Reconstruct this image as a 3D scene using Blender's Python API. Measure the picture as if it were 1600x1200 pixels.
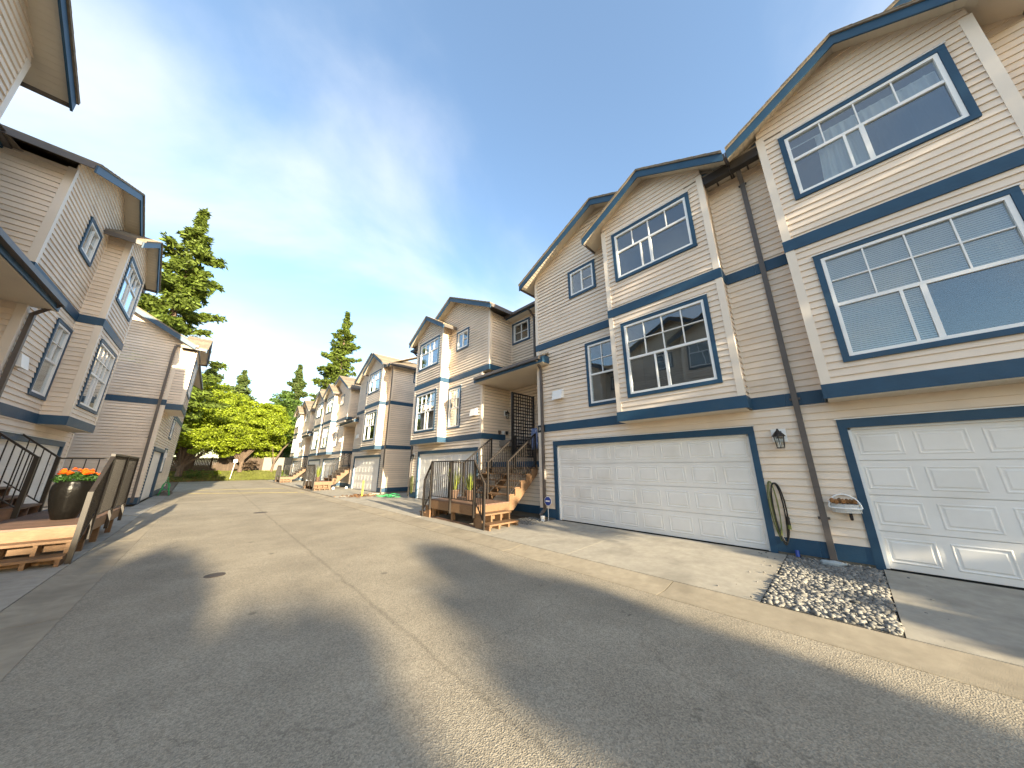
import bpy, bmesh, math, random
import numpy as np
from mathutils import Vector, Matrix, Euler
random.seed(11); rng = np.random.default_rng(11)
sc = bpy.context.scene
for o in list(bpy.data.objects): bpy.data.objects.remove(o)
COL = sc.collection

# ------------------------------------------------------------------ camera
F_PX, YAW, PITCH, ROLL, CAM_H = 481.4, 0.7581, 0.2617, -0.0024, 1.636
def cam_axes():
    fwd = Vector((math.sin(YAW)*math.cos(PITCH), math.cos(YAW)*math.cos(PITCH), math.sin(PITCH)))
    right = Vector((math.cos(YAW), -math.sin(YAW), 0)); up = right.cross(fwd)
    c, s = math.cos(ROLL), math.sin(ROLL)
    return c*right+s*up, -s*right+c*up, fwd
CR, CU, CF = cam_axes()
cam = bpy.data.cameras.new('camera'); cam.sensor_fit = 'HORIZONTAL'; cam.sensor_width = 36
cam.lens = 36*F_PX/1600; cam.clip_start = 0.05; cam.clip_end = 3000
co = bpy.data.objects.new('camera', cam); COL.objects.link(co)
co.matrix_world = Matrix(((CR.x, CU.x, -CF.x, 0), (CR.y, CU.y, -CF.y, 0), (CR.z, CU.z, -CF.z, CAM_H), (0, 0, 0, 1)))
sc.camera = co
def project(p):                     # photo pixel of a world point: used only to choose how finely a piece is built
    d = Vector(p)-Vector((0, 0, CAM_H)); z = d.dot(CF)
    if z < 0.1: return None
    return 800+F_PX*d.dot(CR)/z, 600-F_PX*d.dot(CU)/z, z

# ------------------------------------------------------------------ light
SUN_TRAVEL = Vector((0.36, 4.25, -1.0)).normalized()
SUN_STRENGTH, SKY_STRENGTH, EXPOSURE = 4.9, 0.092, 2.0
elev = math.asin(-SUN_TRAVEL.z)
world = bpy.data.worlds.new('World'); sc.world = world; world.use_nodes = True
nt = world.node_tree; N = nt.nodes; L = nt.links; N.clear()
out = N.new('ShaderNodeOutputWorld'); bg = N.new('ShaderNodeBackground'); bg.inputs[1].default_value = SKY_STRENGTH
sky = N.new('ShaderNodeTexSky'); sky.sky_type = 'NISHITA'; sky.sun_disc = False
sky.sun_elevation = elev; sky.sun_rotation = math.atan2(-SUN_TRAVEL.x, -SUN_TRAVEL.y)
sky.air_density = 1.0; sky.dust_density = 1.0; sky.ozone_density = 1.0; sky.altitude = 50
tc = N.new('ShaderNodeTexCoord'); sep = N.new('ShaderNodeSeparateXYZ'); L.new(tc.outputs['Generated'], sep.inputs[0])
# thin cirrus: direction divided by its height gives a flat cloud layer that thickens towards the horizon
addz = N.new('ShaderNodeMath'); addz.operation = 'ADD'; addz.inputs[1].default_value = 0.22; L.new(sep.outputs['Z'], addz.inputs[0])
mx = N.new('ShaderNodeMath'); mx.operation = 'MAXIMUM'; mx.inputs[1].default_value = 0.05; L.new(addz.outputs[0], mx.inputs[0])
dv = N.new('ShaderNodeVectorMath'); dv.operation = 'DIVIDE'
cmb = N.new('ShaderNodeCombineXYZ'); [L.new(mx.outputs[0], cmb.inputs[i]) for i in range(3)]
L.new(tc.outputs['Generated'], dv.inputs[0]); L.new(cmb.outputs[0], dv.inputs[1])
mp = N.new('ShaderNodeMapping'); mp.inputs['Scale'].default_value = (0.9, 1.25, 0.0); mp.inputs['Location'].default_value = (1.4, 7.3, 0)
mp.inputs['Rotation'].default_value = (0, 0, 0.5)
L.new(dv.outputs[0], mp.inputs[0])
cn = N.new('ShaderNodeTexNoise'); cn.inputs['Scale'].default_value = 1.0; cn.inputs['Detail'].default_value = 9; cn.inputs['Roughness'].default_value = 0.52; cn.inputs['Distortion'].default_value = 0.35
L.new(mp.outputs[0], cn.inputs[0])
cr = N.new('ShaderNodeMapRange'); cr.inputs['From Min'].default_value = 0.39; cr.inputs['From Max'].default_value = 0.78; cr.interpolation_type = 'SMOOTHSTEP'
cr.inputs['To Min'].default_value = 0.05; cr.inputs['To Max'].default_value = 0.90
L.new(cn.outputs['Fac'], cr.inputs['Value'])
mixc = N.new('ShaderNodeMix'); mixc.data_type = 'RGBA'; mixc.inputs['B'].default_value = (3.45, 3.55, 3.65, 1)
L.new(cr.outputs[0], mixc.inputs['Factor']); hs = N.new('ShaderNodeHueSaturation'); hs.inputs['Saturation'].default_value = 1.12; hs.inputs['Value'].default_value = 1.36; L.new(sky.outputs[0], hs.inputs['Color']); L.new(hs.outputs[0], mixc.inputs['A'])
L.new(mixc.outputs['Result'], bg.inputs[0]); L.new(bg.outputs[0], out.inputs[0])
sl = bpy.data.lights.new('sun', 'SUN'); sl.energy = SUN_STRENGTH; sl.angle = math.radians(0.55); sl.color = (1.0, 0.855, 0.60)
so = bpy.data.objects.new('sun', sl); COL.objects.link(so); so.location = (-10, -60, 40)
so.rotation_euler = SUN_TRAVEL.to_track_quat('-Z', 'Y').to_euler()
sc.view_settings.view_transform = 'Standard'; sc.view_settings.look = 'None'; sc.view_settings.gamma = 1
sc.view_settings.exposure = EXPOSURE; sc.view_settings.use_curve_mapping = False
sc.render.resolution_x, sc.render.resolution_y = 1024, 768

# ------------------------------------------------------------------ materials
MATS = {}
def mat(name, col, rough=0.6, var=0.12, nscale=4.0, bump=0.0, bscale=60.0, metal=0.0, spec=0.4, rnd=0.0, island=0.0, stretch=None, trans=0.0, dark=None, dscale=1.2):
    """procedural surface: base colour varied by noise, by object and by loose piece, with fine relief"""
    m = bpy.data.materials.new(name); m.use_nodes = True; MATS[name] = m
    n, l = m.node_tree.nodes, m.node_tree.links; b = n['Principled BSDF']
    b.inputs['Roughness'].default_value = rough; b.inputs['Metallic'].default_value = metal; b.inputs['Specular IOR Level'].default_value = spec
    geo = n.new('ShaderNodeNewGeometry'); vec = geo.outputs['Position']
    if stretch:
        mpp = n.new('ShaderNodeMapping'); mpp.inputs['Scale'].default_value = stretch; l.new(vec, mpp.inputs[0]); vec = mpp.outputs[0]
    nz = n.new('ShaderNodeTexNoise'); nz.inputs['Scale'].default_value = nscale; nz.inputs['Detail'].default_value = 6; nz.inputs['Roughness'].default_value = 0.6
    l.new(vec, nz.inputs[0])
    mr = n.new('ShaderNodeMapRange'); mr.inputs['From Min'].default_value = 0.25; mr.inputs['From Max'].default_value = 0.75
    mr.inputs['To Min'].default_value = 1-var; mr.inputs['To Max'].default_value = 1+var; l.new(nz.outputs['Fac'], mr.inputs['Value'])
    val = mr.outputs[0]
    def times(a, src, amount):
        r = n.new('ShaderNodeMapRange'); r.inputs['To Min'].default_value = 1-amount; r.inputs['To Max'].default_value = 1+amount; l.new(src, r.inputs['Value'])
        q = n.new('ShaderNodeMath'); q.operation = 'MULTIPLY'; l.new(a, q.inputs[0]); l.new(r.outputs[0], q.inputs[1]); return q.outputs[0]
    if rnd:
        oi = n.new('ShaderNodeObjectInfo'); val = times(val, oi.outputs['Random'], rnd)
    if island: val = times(val, geo.outputs['Random Per Island'], island)
    vm = n.new('ShaderNodeVectorMath'); vm.operation = 'SCALE'; vm.inputs[0].default_value = col[:3]; l.new(val, vm.inputs['Scale'])
    colout = vm.outputs[0]
    if dark:      # large stains of a second colour
        dn = n.new('ShaderNodeTexNoise'); dn.inputs['Scale'].default_value = dscale; dn.inputs['Detail'].default_value = 8; l.new(geo.outputs['Position'], dn.inputs[0])
        dr = n.new('ShaderNodeMapRange'); dr.inputs['From Min'].default_value = 0.5; dr.inputs['From Max'].default_value = 0.72; dr.inputs['To Max'].default_value = dark[3]; l.new(dn.outputs['Fac'], dr.inputs['Value'])
        mm = n.new('ShaderNodeMix'); mm.data_type = 'RGBA'; mm.inputs['B'].default_value = (*dark[:3], 1); l.new(dr.outputs[0], mm.inputs['Factor']); l.new(colout, mm.inputs['A']); colout = mm.outputs['Result']
    l.new(colout, b.inputs['Base Color'])
    if bump:
        bn = n.new('ShaderNodeTexNoise'); bn.inputs['Scale'].default_value = bscale; bn.inputs['Detail'].default_value = 4; l.new(vec, bn.inputs[0])
        bp = n.new('ShaderNodeBump'); bp.inputs['Strength'].default_value = bump; bp.inputs['Distance'].default_value = 0.01; l.new(bn.outputs['Fac'], bp.inputs['Height']); l.new(bp.outputs[0], b.inputs['Normal'])
    if trans:
        tr = n.new('ShaderNodeBsdfTranslucent'); l.new(colout, tr.inputs[0]); ms = n.new('ShaderNodeMixShader'); ms.inputs[0].default_value = trans
        l.new(b.outputs[0], ms.inputs[1]); l.new(tr.outputs[0], ms.inputs[2]); l.new(ms.outputs[0], n['Material Output'].inputs[0])
    return m
mat('siding', (0.75, 0.635, 0.515), 0.5, 0.06, 1.3, 0.12, 90, rnd=0.06, island=0.06, dark=(0.50, 0.40, 0.31, 0.42), dscale=0.9)
mat('cream', (0.75, 0.66, 0.555), 0.45, 0.05, 2)
mat('soffit', (0.66, 0.585, 0.475), 0.5, 0.05, 2)
mat('blue', (0.016, 0.060, 0.115), 0.5, 0.16, 3, 0.2, 40, rnd=0.08, dark=(0.035, 0.075, 0.12, 0.55), dscale=2.2)
mat('vinyl', (0.80, 0.80, 0.79), 0.35, 0.03, 3)
mat('garage', (0.77, 0.745, 0.71), 0.42, 0.04, 2.5, 0.08, 120, rnd=0.012, dark=(0.58, 0.54, 0.48, 0.42), dscale=1.4)
mat('bronze', (0.028, 0.023, 0.020), 0.42, 0.15, 6, spec=0.3)
mat('gutter', (0.105, 0.09, 0.082), 0.45, 0.15, 4)
mat('shingle', (0.185, 0.150, 0.110), 0.9, 0.35, 9, 0.5, 30, island=0.2)
mat('wood', (0.19, 0.112, 0.06), 0.55, 0.28, 9, 0.25, 60, rnd=0.15, stretch=(1.5, 1.5, 9), dark=(0.16, 0.075, 0.035, 0.6), dscale=3.0)
mat('deckwood', (0.17, 0.10, 0.07), 0.55, 0.25, 6, 0.25, 60, rnd=0.15, dark=(0.11, 0.06, 0.04, 0.5), dscale=4.0)
mat('concrete', (0.36, 0.325, 0.265), 0.85, 0.16, 7, 0.35, 140, rnd=0.05, dark=(0.20, 0.18, 0.145, 0.6), dscale=1.6)
mat('pan', (0.33, 0.28, 0.205), 0.85, 0.18, 6, 0.35, 130, rnd=0.06, dark=(0.19, 0.16, 0.115, 0.7), dscale=1.3)
mat('foundation', (0.25, 0.225, 0.19), 0.9, 0.15, 5, 0.3, 80)
mat('dirt', (0.16, 0.115, 0.07), 0.95, 0.35, 3, 0.6, 30)
mat('room', (0.20, 0.18, 0.16), 0.9, 0.1, 2)
mat('curtain', (0.72, 0.72, 0.70), 0.8, 0.05, 5, trans=0.3)
mat('blindslat', (0.70, 0.70, 0.66), 0.5, 0.03, 5)
mat('black', (0.012, 0.012, 0.013), 0.35, 0.2, 8)
mat('yellow', (0.55, 0.40, 0.05), 0.6, 0.15, 9)
mat('linepaint', (0.50, 0.40, 0.10), 0.8, 0.25, 14, dark=(0.24, 0.21, 0.15, 0.9), dscale=5)
mat('greenhose', (0.05, 0.36, 0.13), 0.4, 0.15, 8)
mat('limehose', (0.13, 0.15, 0.04), 0.4, 0.15, 8)
mat('fence', (0.085, 0.06, 0.043), 0.85, 0.25, 3, 0.3, 30, rnd=0.15)
mat('leafy_fir', (0.105, 0.150, 0.022), 0.6, 0.2, 0.5, island=0.45, trans=0.25)
mat('leafy_pine', (0.095, 0.135, 0.035), 0.6, 0.2, 0.5, island=0.4, trans=0.25)
mat('leafy_maple', (0.235, 0.30, 0.018), 0.55, 0.2, 0.6, island=0.4, trans=0.4)
mat('leafy_green', (0.085, 0.150, 0.025), 0.55, 0.2, 0.6, island=0.4, trans=0.35)
mat('leafy_red', (0.075, 0.05, 0.03), 0.6, 0.2, 0.6, island=0.4, trans=0.3)
mat('leafy_dry', (0.26, 0.125, 0.045), 0.7, 0.2, 2, island=0.5, trans=0.2)
mat('grassblade', (0.150, 0.165, 0.030), 0.7, 0.3, 1.2, island=0.35, trans=0.3)
mat('lawn', (0.135, 0.135, 0.035), 0.95, 0.35, 1.5, 0.6, 25)
mat('bark', (0.12, 0.085, 0.06), 0.9, 0.3, 5, 0.8, 14)
mat('potglaze', (0.005, 0.0045, 0.004), 0.30, 0.3, 14, 0.5, 30, spec=0.22)
mat('marigold', (0.85, 0.16, 0.008), 0.6, 0.15, 20, island=0.25, trans=0.15)
mat('plantleaf', (0.03, 0.08, 0.013), 0.5, 0.2, 8, island=0.4, trans=0.3)
mat('spikyleaf', (0.19, 0.22, 0.04), 0.5, 0.2, 5, island=0.3, trans=0.3)
mat('terracotta', (0.10, 0.06, 0.04), 0.6, 0.2, 8)
mat('signblue', (0.02, 0.06, 0.30), 0.4, 0.1, 8)
mat('pebble', (0.20, 0.19, 0.17), 0.85, 0.22, 20, island=0.34)
mat('gravelbed', (0.10, 0.09, 0.075), 0.95, 0.3, 20, 0.6, 60)
mat('clothblue', (0.16, 0.22, 0.42), 0.8, 0.1, 3, dark=(0.6, 0.62, 0.68, 0.9), dscale=16)
mat('plastic', (0.62, 0.68, 0.70), 0.15, 0.1, 30, spec=0.7, trans=0.5)
mat('iron', (0.07, 0.055, 0.045), 0.7, 0.25, 12, 0.4, 60)
def glass_mat():
    m = bpy.data.materials.new('glass'); m.use_nodes = True; n, l = m.node_tree.nodes, m.node_tree.links; n.remove(n['Principled BSDF'])
    lw = n.new('ShaderNodeLayerWeight'); lw.inputs[0].default_value = 0.5; pw = n.new('ShaderNodeMath'); pw.operation = 'POWER'; pw.inputs[1].default_value = 3.0; l.new(lw.outputs['Facing'], pw.inputs[0]); fr = n.new('ShaderNodeMath'); fr.operation = 'MULTIPLY_ADD'; fr.inputs[1].default_value = 0.80; fr.inputs[2].default_value = 0.11; l.new(pw.outputs[0], fr.inputs[0]); gl = n.new('ShaderNodeBsdfGlossy'); gl.inputs['Roughness'].default_value = 0.0
    gl.inputs['Color'].default_value = (0.92, 0.96, 1, 1); tr = n.new('ShaderNodeBsdfTransparent'); tr.inputs[0].default_value = (0.86, 0.89, 0.89, 1)
    # old float panes are never quite flat
    nz = n.new('ShaderNodeTexNoise'); nz.inputs['Scale'].default_value = 1.4; geo = n.new('ShaderNodeNewGeometry'); l.new(geo.outputs['Position'], nz.inputs[0])
    bp = n.new('ShaderNodeBump'); bp.inputs['Strength'].default_value = 0.05; bp.inputs['Distance'].default_value = 0.05; l.new(nz.outputs['Fac'], bp.inputs['Height']); l.new(bp.outputs[0], gl.inputs['Normal'])
    ms = n.new('ShaderNodeMixShader'); l.new(fr.outputs[0], ms.inputs[0]); l.new(tr.outputs[0], ms.inputs[1]); l.new(gl.outputs[0], ms.inputs[2]); l.new(ms.outputs[0], n['Material Output'].inputs[0])
    MATS['glass'] = m
glass_mat()
def screen_mat():
    m = bpy.data.materials.new('screen'); m.use_nodes = True; n, l = m.node_tree.nodes, m.node_tree.links; b = n['Principled BSDF']; b.inputs['Base Color'].default_value = (0.03, 0.03, 0.032, 1); b.inputs['Roughness'].default_value = 0.8
    tr = n.new('ShaderNodeBsdfTransparent'); ms = n.new('ShaderNodeMixShader'); ms.inputs[0].default_value = 0.55; l.new(tr.outputs[0], ms.inputs[1]); l.new(b.outputs[0], ms.inputs[2]); l.new(ms.outputs[0], n['Material Output'].inputs[0]); MATS['screen'] = m
screen_mat()
def asphalt_mat():
    m = bpy.data.materials.new('asphalt'); m.use_nodes = True; n, l = m.node_tree.nodes, m.node_tree.links; b = n['Principled BSDF']; b.inputs['Roughness'].default_value = 0.85; b.inputs['Specular IOR Level'].default_value = 0.3
    geo = n.new('ShaderNodeNewGeometry'); pos = geo.outputs['Position']
    def noise_(s, d=4, r=0.6):
        q = n.new('ShaderNodeTexNoise'); q.inputs['Scale'].default_value = s; q.inputs['Detail'].default_value = d; q.inputs['Roughness'].default_value = r; l.new(pos, q.inputs[0]); return q.outputs['Fac']
    def rng_(src, a, b_, c, d):
        q = n.new('ShaderNodeMapRange'); q.inputs[1].default_value = a; q.inputs[2].default_value = b_; q.inputs[3].default_value = c; q.inputs[4].default_value = d; l.new(src, q.inputs[0]); return q.outputs[0]
    def mul(a, c):
        q = n.new('ShaderNodeMath'); q.operation = 'MULTIPLY'; l.new(a, q.inputs[0]); l.new(c, q.inputs[1]); return q.outputs[0]
    v = n.new('ShaderNodeTexVoronoi'); v.inputs['Scale'].default_value = 95; l.new(pos, v.inputs[0])
    sepc = n.new('ShaderNodeSeparateColor'); l.new(v.outputs['Color'], sepc.inputs[0])
    stone = rng_(sepc.outputs[0], 0, 1, 0.72, 1.28)
    f = mul(stone, rng_(noise_(1.1, 6), 0.3, 0.7, 0.86, 1.12)); f = mul(f, rng_(noise_(260, 2), 0.3, 0.7, 0.8, 1.2))
    # the paving seam that wanders down the lane, and tar-dark spots
    sp = n.new('ShaderNodeSeparateXYZ'); l.new(pos, sp.inputs[0])
    sx = n.new('ShaderNodeMath'); sx.operation = 'MULTIPLY_ADD'; sx.inputs[1].default_value = 0.14; l.new(noise_(1.7, 5), sx.inputs[0]); l.new(sp.outputs['X'], sx.inputs[2])
    ds = n.new('ShaderNodeMath'); ds.operation = 'SUBTRACT'; ds.inputs[1].default_value = 1.82; l.new(sx.outputs[0], ds.inputs[0])
    ab = n.new('ShaderNodeMath'); ab.operation = 'ABSOLUTE'; l.new(ds.outputs[0], ab.inputs[0])
    f = mul(f, rng_(ab.outputs[0], 0.006, 0.04, 0.80, 1.0))
    f = mul(f, rng_(noise_(3.1, 3), 0.70, 0.76, 1.0, 0.5)); f = mul(f, rng_(noise_(0.35, 4), 0.35, 0.65, 0.88, 1.1))
    # oil drips and wheel-worn bands
    vo = n.new('ShaderNodeTexVoronoi'); vo.inputs['Scale'].default_value = 1.15; l.new(pos, vo.inputs[0]); f = mul(f, rng_(vo.outputs['Distance'], 0.03, 0.075, 0.55, 1.0))
    wv = n.new('ShaderNodeTexVoronoi'); wv.feature = 'DISTANCE_TO_EDGE'; wv.inputs['Scale'].default_value = 0.23; mpn = n.new('ShaderNodeVectorMath'); mpn.operation = 'MULTIPLY_ADD'; mpn.inputs[1].default_value = (0.5, 0.5, 0.5); cn_ = n.new('ShaderNodeTexNoise'); cn_.inputs['Scale'].default_value = 2.2; cn_.inputs['Detail'].default_value = 6; l.new(pos, cn_.inputs[0]); l.new(cn_.outputs['Color'], mpn.inputs[0]); l.new(pos, mpn.inputs[2]); l.new(mpn.outputs[0], wv.inputs[0]); f = mul(f, rng_(wv.outputs['Distance'], 0.0006, 0.0030, 0.84, 1.0))
    vm = n.new('ShaderNodeVectorMath'); vm.operation = 'SCALE'; vm.inputs[0].default_value = (0.315, 0.272, 0.205); l.new(f, vm.inputs['Scale']); l.new(vm.outputs[0], b.inputs['Base Color'])
    bp = n.new('ShaderNodeBump'); bp.inputs['Strength'].default_value = 0.55; bp.inputs['Distance'].default_value = 0.006; l.new(v.outputs['Distance'], bp.inputs['Height']); l.new(bp.outputs[0], b.inputs['Normal'])
    MATS['asphalt'] = m
asphalt_mat()

# ------------------------------------------------------------------ object helpers
def tag(o, label=None, cat=None, group=None, kind=None):
    if label: o['label'] = label
    if cat: o['category'] = cat
    if group: o['group'] = group
    if kind: o['kind'] = kind
    return o
def empty(name, loc, label=None, cat=None, group=None):
    e = bpy.data.objects.new(name, None); COL.objects.link(e); e.location = loc; e.empty_display_size = 0.2
    return tag(e, label, cat, group)
ROOT = {}
def origin(o):                      # world origin of a thing or of one of its parts (nothing is rotated)
    v = Vector((0, 0, 0))
    while o is not None: v += o.location; o = o.parent
    return v
def link(name, me, m, parent=None, loc=(0, 0, 0), rot=None):
    o = bpy.data.objects.new(name, me); COL.objects.link(o)
    if m and not me.materials: me.materials.append(MATS[m])
    o.parent = parent; o.location = Vector(loc)-origin(parent) if parent else Vector(loc)
    if rot is not None: o.rotation_euler = rot
    return o
class MB:
    """collects closed shapes, then links them as one mesh object"""
    def __init__(s): s.v = []; s.f = []
    def hexa(s, p):                 # 8 points: bottom ring of four, then top ring of four
        k = len(s.v); s.v += [Vector(q) for q in p]
        s.f += [[k+i for i in q] for q in ((0, 3, 2, 1), (4, 5, 6, 7), (0, 1, 5, 4), (1, 2, 6, 5), (2, 3, 7, 6), (3, 0, 4, 7))]; return s
    def box(s, x0, x1, y0, y1, z0, z1, T=None):
        T = T or (lambda a, b, c: (a, b, c))
        return s.hexa([T(x0, y0, z0), T(x1, y0, z0), T(x1, y1, z0), T(x0, y1, z0), T(x0, y0, z1), T(x1, y0, z1), T(x1, y1, z1), T(x0, y1, z1)])
    def bar(s, a, b, w, h, up=(0, 0, 1)):      # square bar from a to b
        a, b = Vector(a), Vector(b); d = (b-a).normalized(); up = Vector(up)
        if abs(d.dot(up)) > 0.95: up = Vector((1, 0, 0))
        r = d.cross(up).normalized()*w/2; u = r.cross(d).normalized()*h/2
        return s.hexa([a-r-u, a+r-u, a+r+u, a-r+u, b-r-u, b+r-u, b+r+u, b-r+u])
    def prism(s, ring, off):        # polygon extruded by a vector
        k = len(s.v); n = len(ring); off = Vector(off); ring = [Vector(q) for q in ring]
        s.v += ring+[q+off for q in ring]; s.f += [[k+i for i in range(n)][::-1], [k+n+i for i in range(n)]]
        s.f += [[k+i, k+(i+1) % n, k+n+(i+1) % n, k+n+i] for i in range(n)]; return s
    def tube(s, pts, r, seg=8):
        pts = [Vector(p) for p in pts]; k = len(s.v); n = len(pts); rr = r if isinstance(r, (list, tuple)) else [r]*n; ref = None
        for i, p in enumerate(pts):
            d = (pts[min(i+1, n-1)]-pts[max(i-1, 0)]).normalized()
            if ref is None: ref = d.orthogonal().normalized()
            ref = (ref-d*ref.dot(d)).normalized(); q = d.cross(ref)
            for j in range(seg):
                a = 2*math.pi*j/seg; s.v.append(p+(ref*math.cos(a)+q*math.sin(a))*rr[i])
        for i in range(n-1):
            for j in range(seg):
                s.f.append([k+i*seg+j, k+i*seg+(j+1) % seg, k+(i+1)*seg+(j+1) % seg, k+(i+1)*seg+j])
        s.f += [[k+j for j in range(seg)][::-1], [k+(n-1)*seg+j for j in range(seg)]]; return s
    def lathe(s, prof, c, seg=20, ripple=0.0, nr=0):
        k = len(s.v); n = len(prof); c = Vector(c)
        for (r, z) in prof:
            for j in range(seg):
                a = 2*math.pi*j/seg; q = r*(1+ripple*math.cos(nr*a)); s.v.append(c+Vector((q*math.cos(a), q*math.sin(a), z)))
        for i in range(n-1):
            for j in range(seg): s.f.append([k+i*seg+j, k+i*seg+(j+1) % seg, k+(i+1)*seg+(j+1) % seg, k+(i+1)*seg+j])
        s.f += [[k+j for j in range(seg)][::-1], [k+(n-1)*seg+j for j in range(seg)]]; return s
    def mesh(s, name, base=Vector((0, 0, 0)), smooth=False):
        me = bpy.data.meshes.new(name); me.from_pydata([v-base for v in s.v], [], s.f); me.update()
        b = bmesh.new(); b.from_mesh(me); bmesh.ops.recalc_face_normals(b, faces=b.faces); b.to_mesh(me); b.free()
        if smooth:
            for p in me.polygons: p.use_smooth = True
        return me
    def build(s, name, m, parent=None, smooth=False, at=None):
        base = Vector(at) if at is not None else (origin(parent) if parent else sum(s.v, Vector())/len(s.v))
        return link(name, s.mesh(name, base, smooth), m, parent, base)
def each(mb, name, m, parent):
    """one object for every box gathered in mb"""
    for k in range(0, len(mb.v), 8):
        p = MB(); p.hexa(mb.v[k:k+8]); p.build(name, m, parent)
def card_mesh(name, c, nrm, along, ln, wd):
    """many small leaf faces: centres, normals, leaf directions, half lengths and half widths"""
    n = len(c); along = along-nrm*(along*nrm).sum(1, keepdims=True); along /= np.linalg.norm(along, axis=1, keepdims=True)+1e-9
    side = np.cross(nrm, along); a = along*ln[:, None]; b = side*wd[:, None]
    v = np.stack([c-a, c+b*0.9-a*0.1, c+a, c-b*0.9-a*0.1], 1).reshape(-1, 3)
    me = bpy.data.meshes.new(name); me.vertices.add(4*n); me.vertices.foreach_set('co', v.ravel().astype(np.float32))
    me.loops.add(4*n); me.loops.foreach_set('vertex_index', np.arange(4*n, dtype=np.int32)); me.polygons.add(n)
    me.polygons.foreach_set('loop_start', np.arange(0, 4*n, 4, dtype=np.int32)); me.polygons.foreach_set('loop_total', np.full(n, 4, dtype=np.int32)); me.update(); me.validate()
    return me
def rand_dirs(n):
    v = rng.normal(size=(n, 3)); return v/np.linalg.norm(v, axis=1, keepdims=True)

# ------------------------------------------------------------------ ground
def sheet(name, pts, z, m, kind='structure'):
    mb = MB(); mb.prism([(x, y, z-0.3) for x, y in pts], (0, 0, 0.3)); return tag(mb.build(name, m), kind=kind)
sheet('ground', [(-700, -700), (700, -700), (700, 900), (-700, 900)], -0.03, 'dirt')
ASL, ASR = -0.91, 4.55
road = MB(); road.prism([(ASL, -60, -0.2), (ASR, -60, -0.2), (ASR, 16, -0.2), (5.0, 30, -0.2), (5.6, 53.5, -0.2), (-2.3, 53.5, -0.2), (-1.6, 32, -0.2), (ASL, 28, -0.2)], (0, 0, 0.2))
road = tag(road.build('road', 'asphalt'), kind='structure')
ln = MB()
for (x0, y0, x1, y1, w) in ((-0.75, 29.7, 4.9, 25.3, 0.11), (-0.9, 33.4, 4.9, 31.2, 0.10)):
    ln.prism([(x0, y0-w, 0.0), (x1, y1-w, 0.0), (x1, y1+w, 0.0), (x0, y0+w, 0.0)], (0, 0, 0.004))
ln.build('painted_line', 'linepaint', road)
# gutter slabs: a shallow dish of concrete, cast in lengths
def gutter_run(name, xi, xo, ys, rise):
    g = empty(name, (0.5*(xi+xo), ys[0], 0)); tag(g, kind='structure')
    for y0, y1 in zip(ys[:-1], ys[1:]):
        mb = MB(); xm = xi+(xo-xi)*0.45; a, b = y0+0.006, y1-0.006
        mb.prism([(xi, a, -0.15), (xi, a, 0.006), (xm, a, 0.000), (xm+(xo-xm)*0.5, a, 0.016), (xo, a, rise), (xo, a, -0.15)], (0, b-a, 0)); mb.build('gutter_slab', 'pan', g)
    return g
gutter_run('gutter_right', ASR, 5.12, [-8, -4.6, -1.6, 2.05, 5.1, 8.2, 11.3, 14.4, 17.5, 20.6, 24, 28, 33, 40, 53], 0.04)
gutter_run('gutter_left', ASL, -1.45, [-6, -2.5, 0.5, 3.6, 6.4, 8.7, 11.8, 14.8, 17.9, 21, 25, 31], 0.04)
def slabs(name, x0, x1, ys, z0, z1, m='concrete'):
    g = tag(empty(name, (x0, ys[0], z0)), kind='structure')
    for y0, y1 in zip(ys[:-1], ys[1:]):
        a, b = y0+0.005, y1-0.005
        MB().hexa([(x0, a, -0.15), (x1, a, -0.15), (x1, b, -0.15), (x0, b, -0.15), (x0, a, z0), (x1, a, z1), (x1, b, z1), (x0, b, z0)]).build('concrete_slab', m, g)
R0, R1 = 5.132, 7.70
slabs('driveway_a', R0, R1, [-7.2, -3.2, -0.06], 0.045, 0.115)
slabs('driveway_b', R0, R1, [1.05, 3.95, 6.30], 0.045, 0.115)
slabs('apron_entry', R0, 6.62, [6.31, 10.05], 0.043, 0.08)
slabs('driveway_c', R0, R1, [10.06, 13.0, 15.75], 0.045, 0.115)
slabs('path_between', R0, R1, [15.76, 18.2, 19.7], 0.04, 0.06); slabs('bounce_slab', R1+0.01, 16.5, [15.88, 17.8, 19.69], 0.06, 0.07)  # inner slab added as pale ground that bounces light onto the end wall
slabs('driveway_d', R0+0.1, R1, [19.71, 22.6, 25.6], 0.045, 0.115)
slabs('driveway_e', R0+0.3, R1, [25.61, 29.0, 32, 35, 38, 41, 45, 51], 0.045, 0.115)
slabs('driveway_left', -1.462, -3.40, [-2, 2, 5.5, 8.76, 11.6, 14.4, 17.2], 0.04, 0.10)
slabs('driveway_left_far', -1.463, -2.03, [17.21, 21, 24, 27.5], 0.04, 0.08)
slabs('side_path_left', -2.035, -3.42, [17.22, 19.2, 21.2], 0.035, 0.05)
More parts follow.
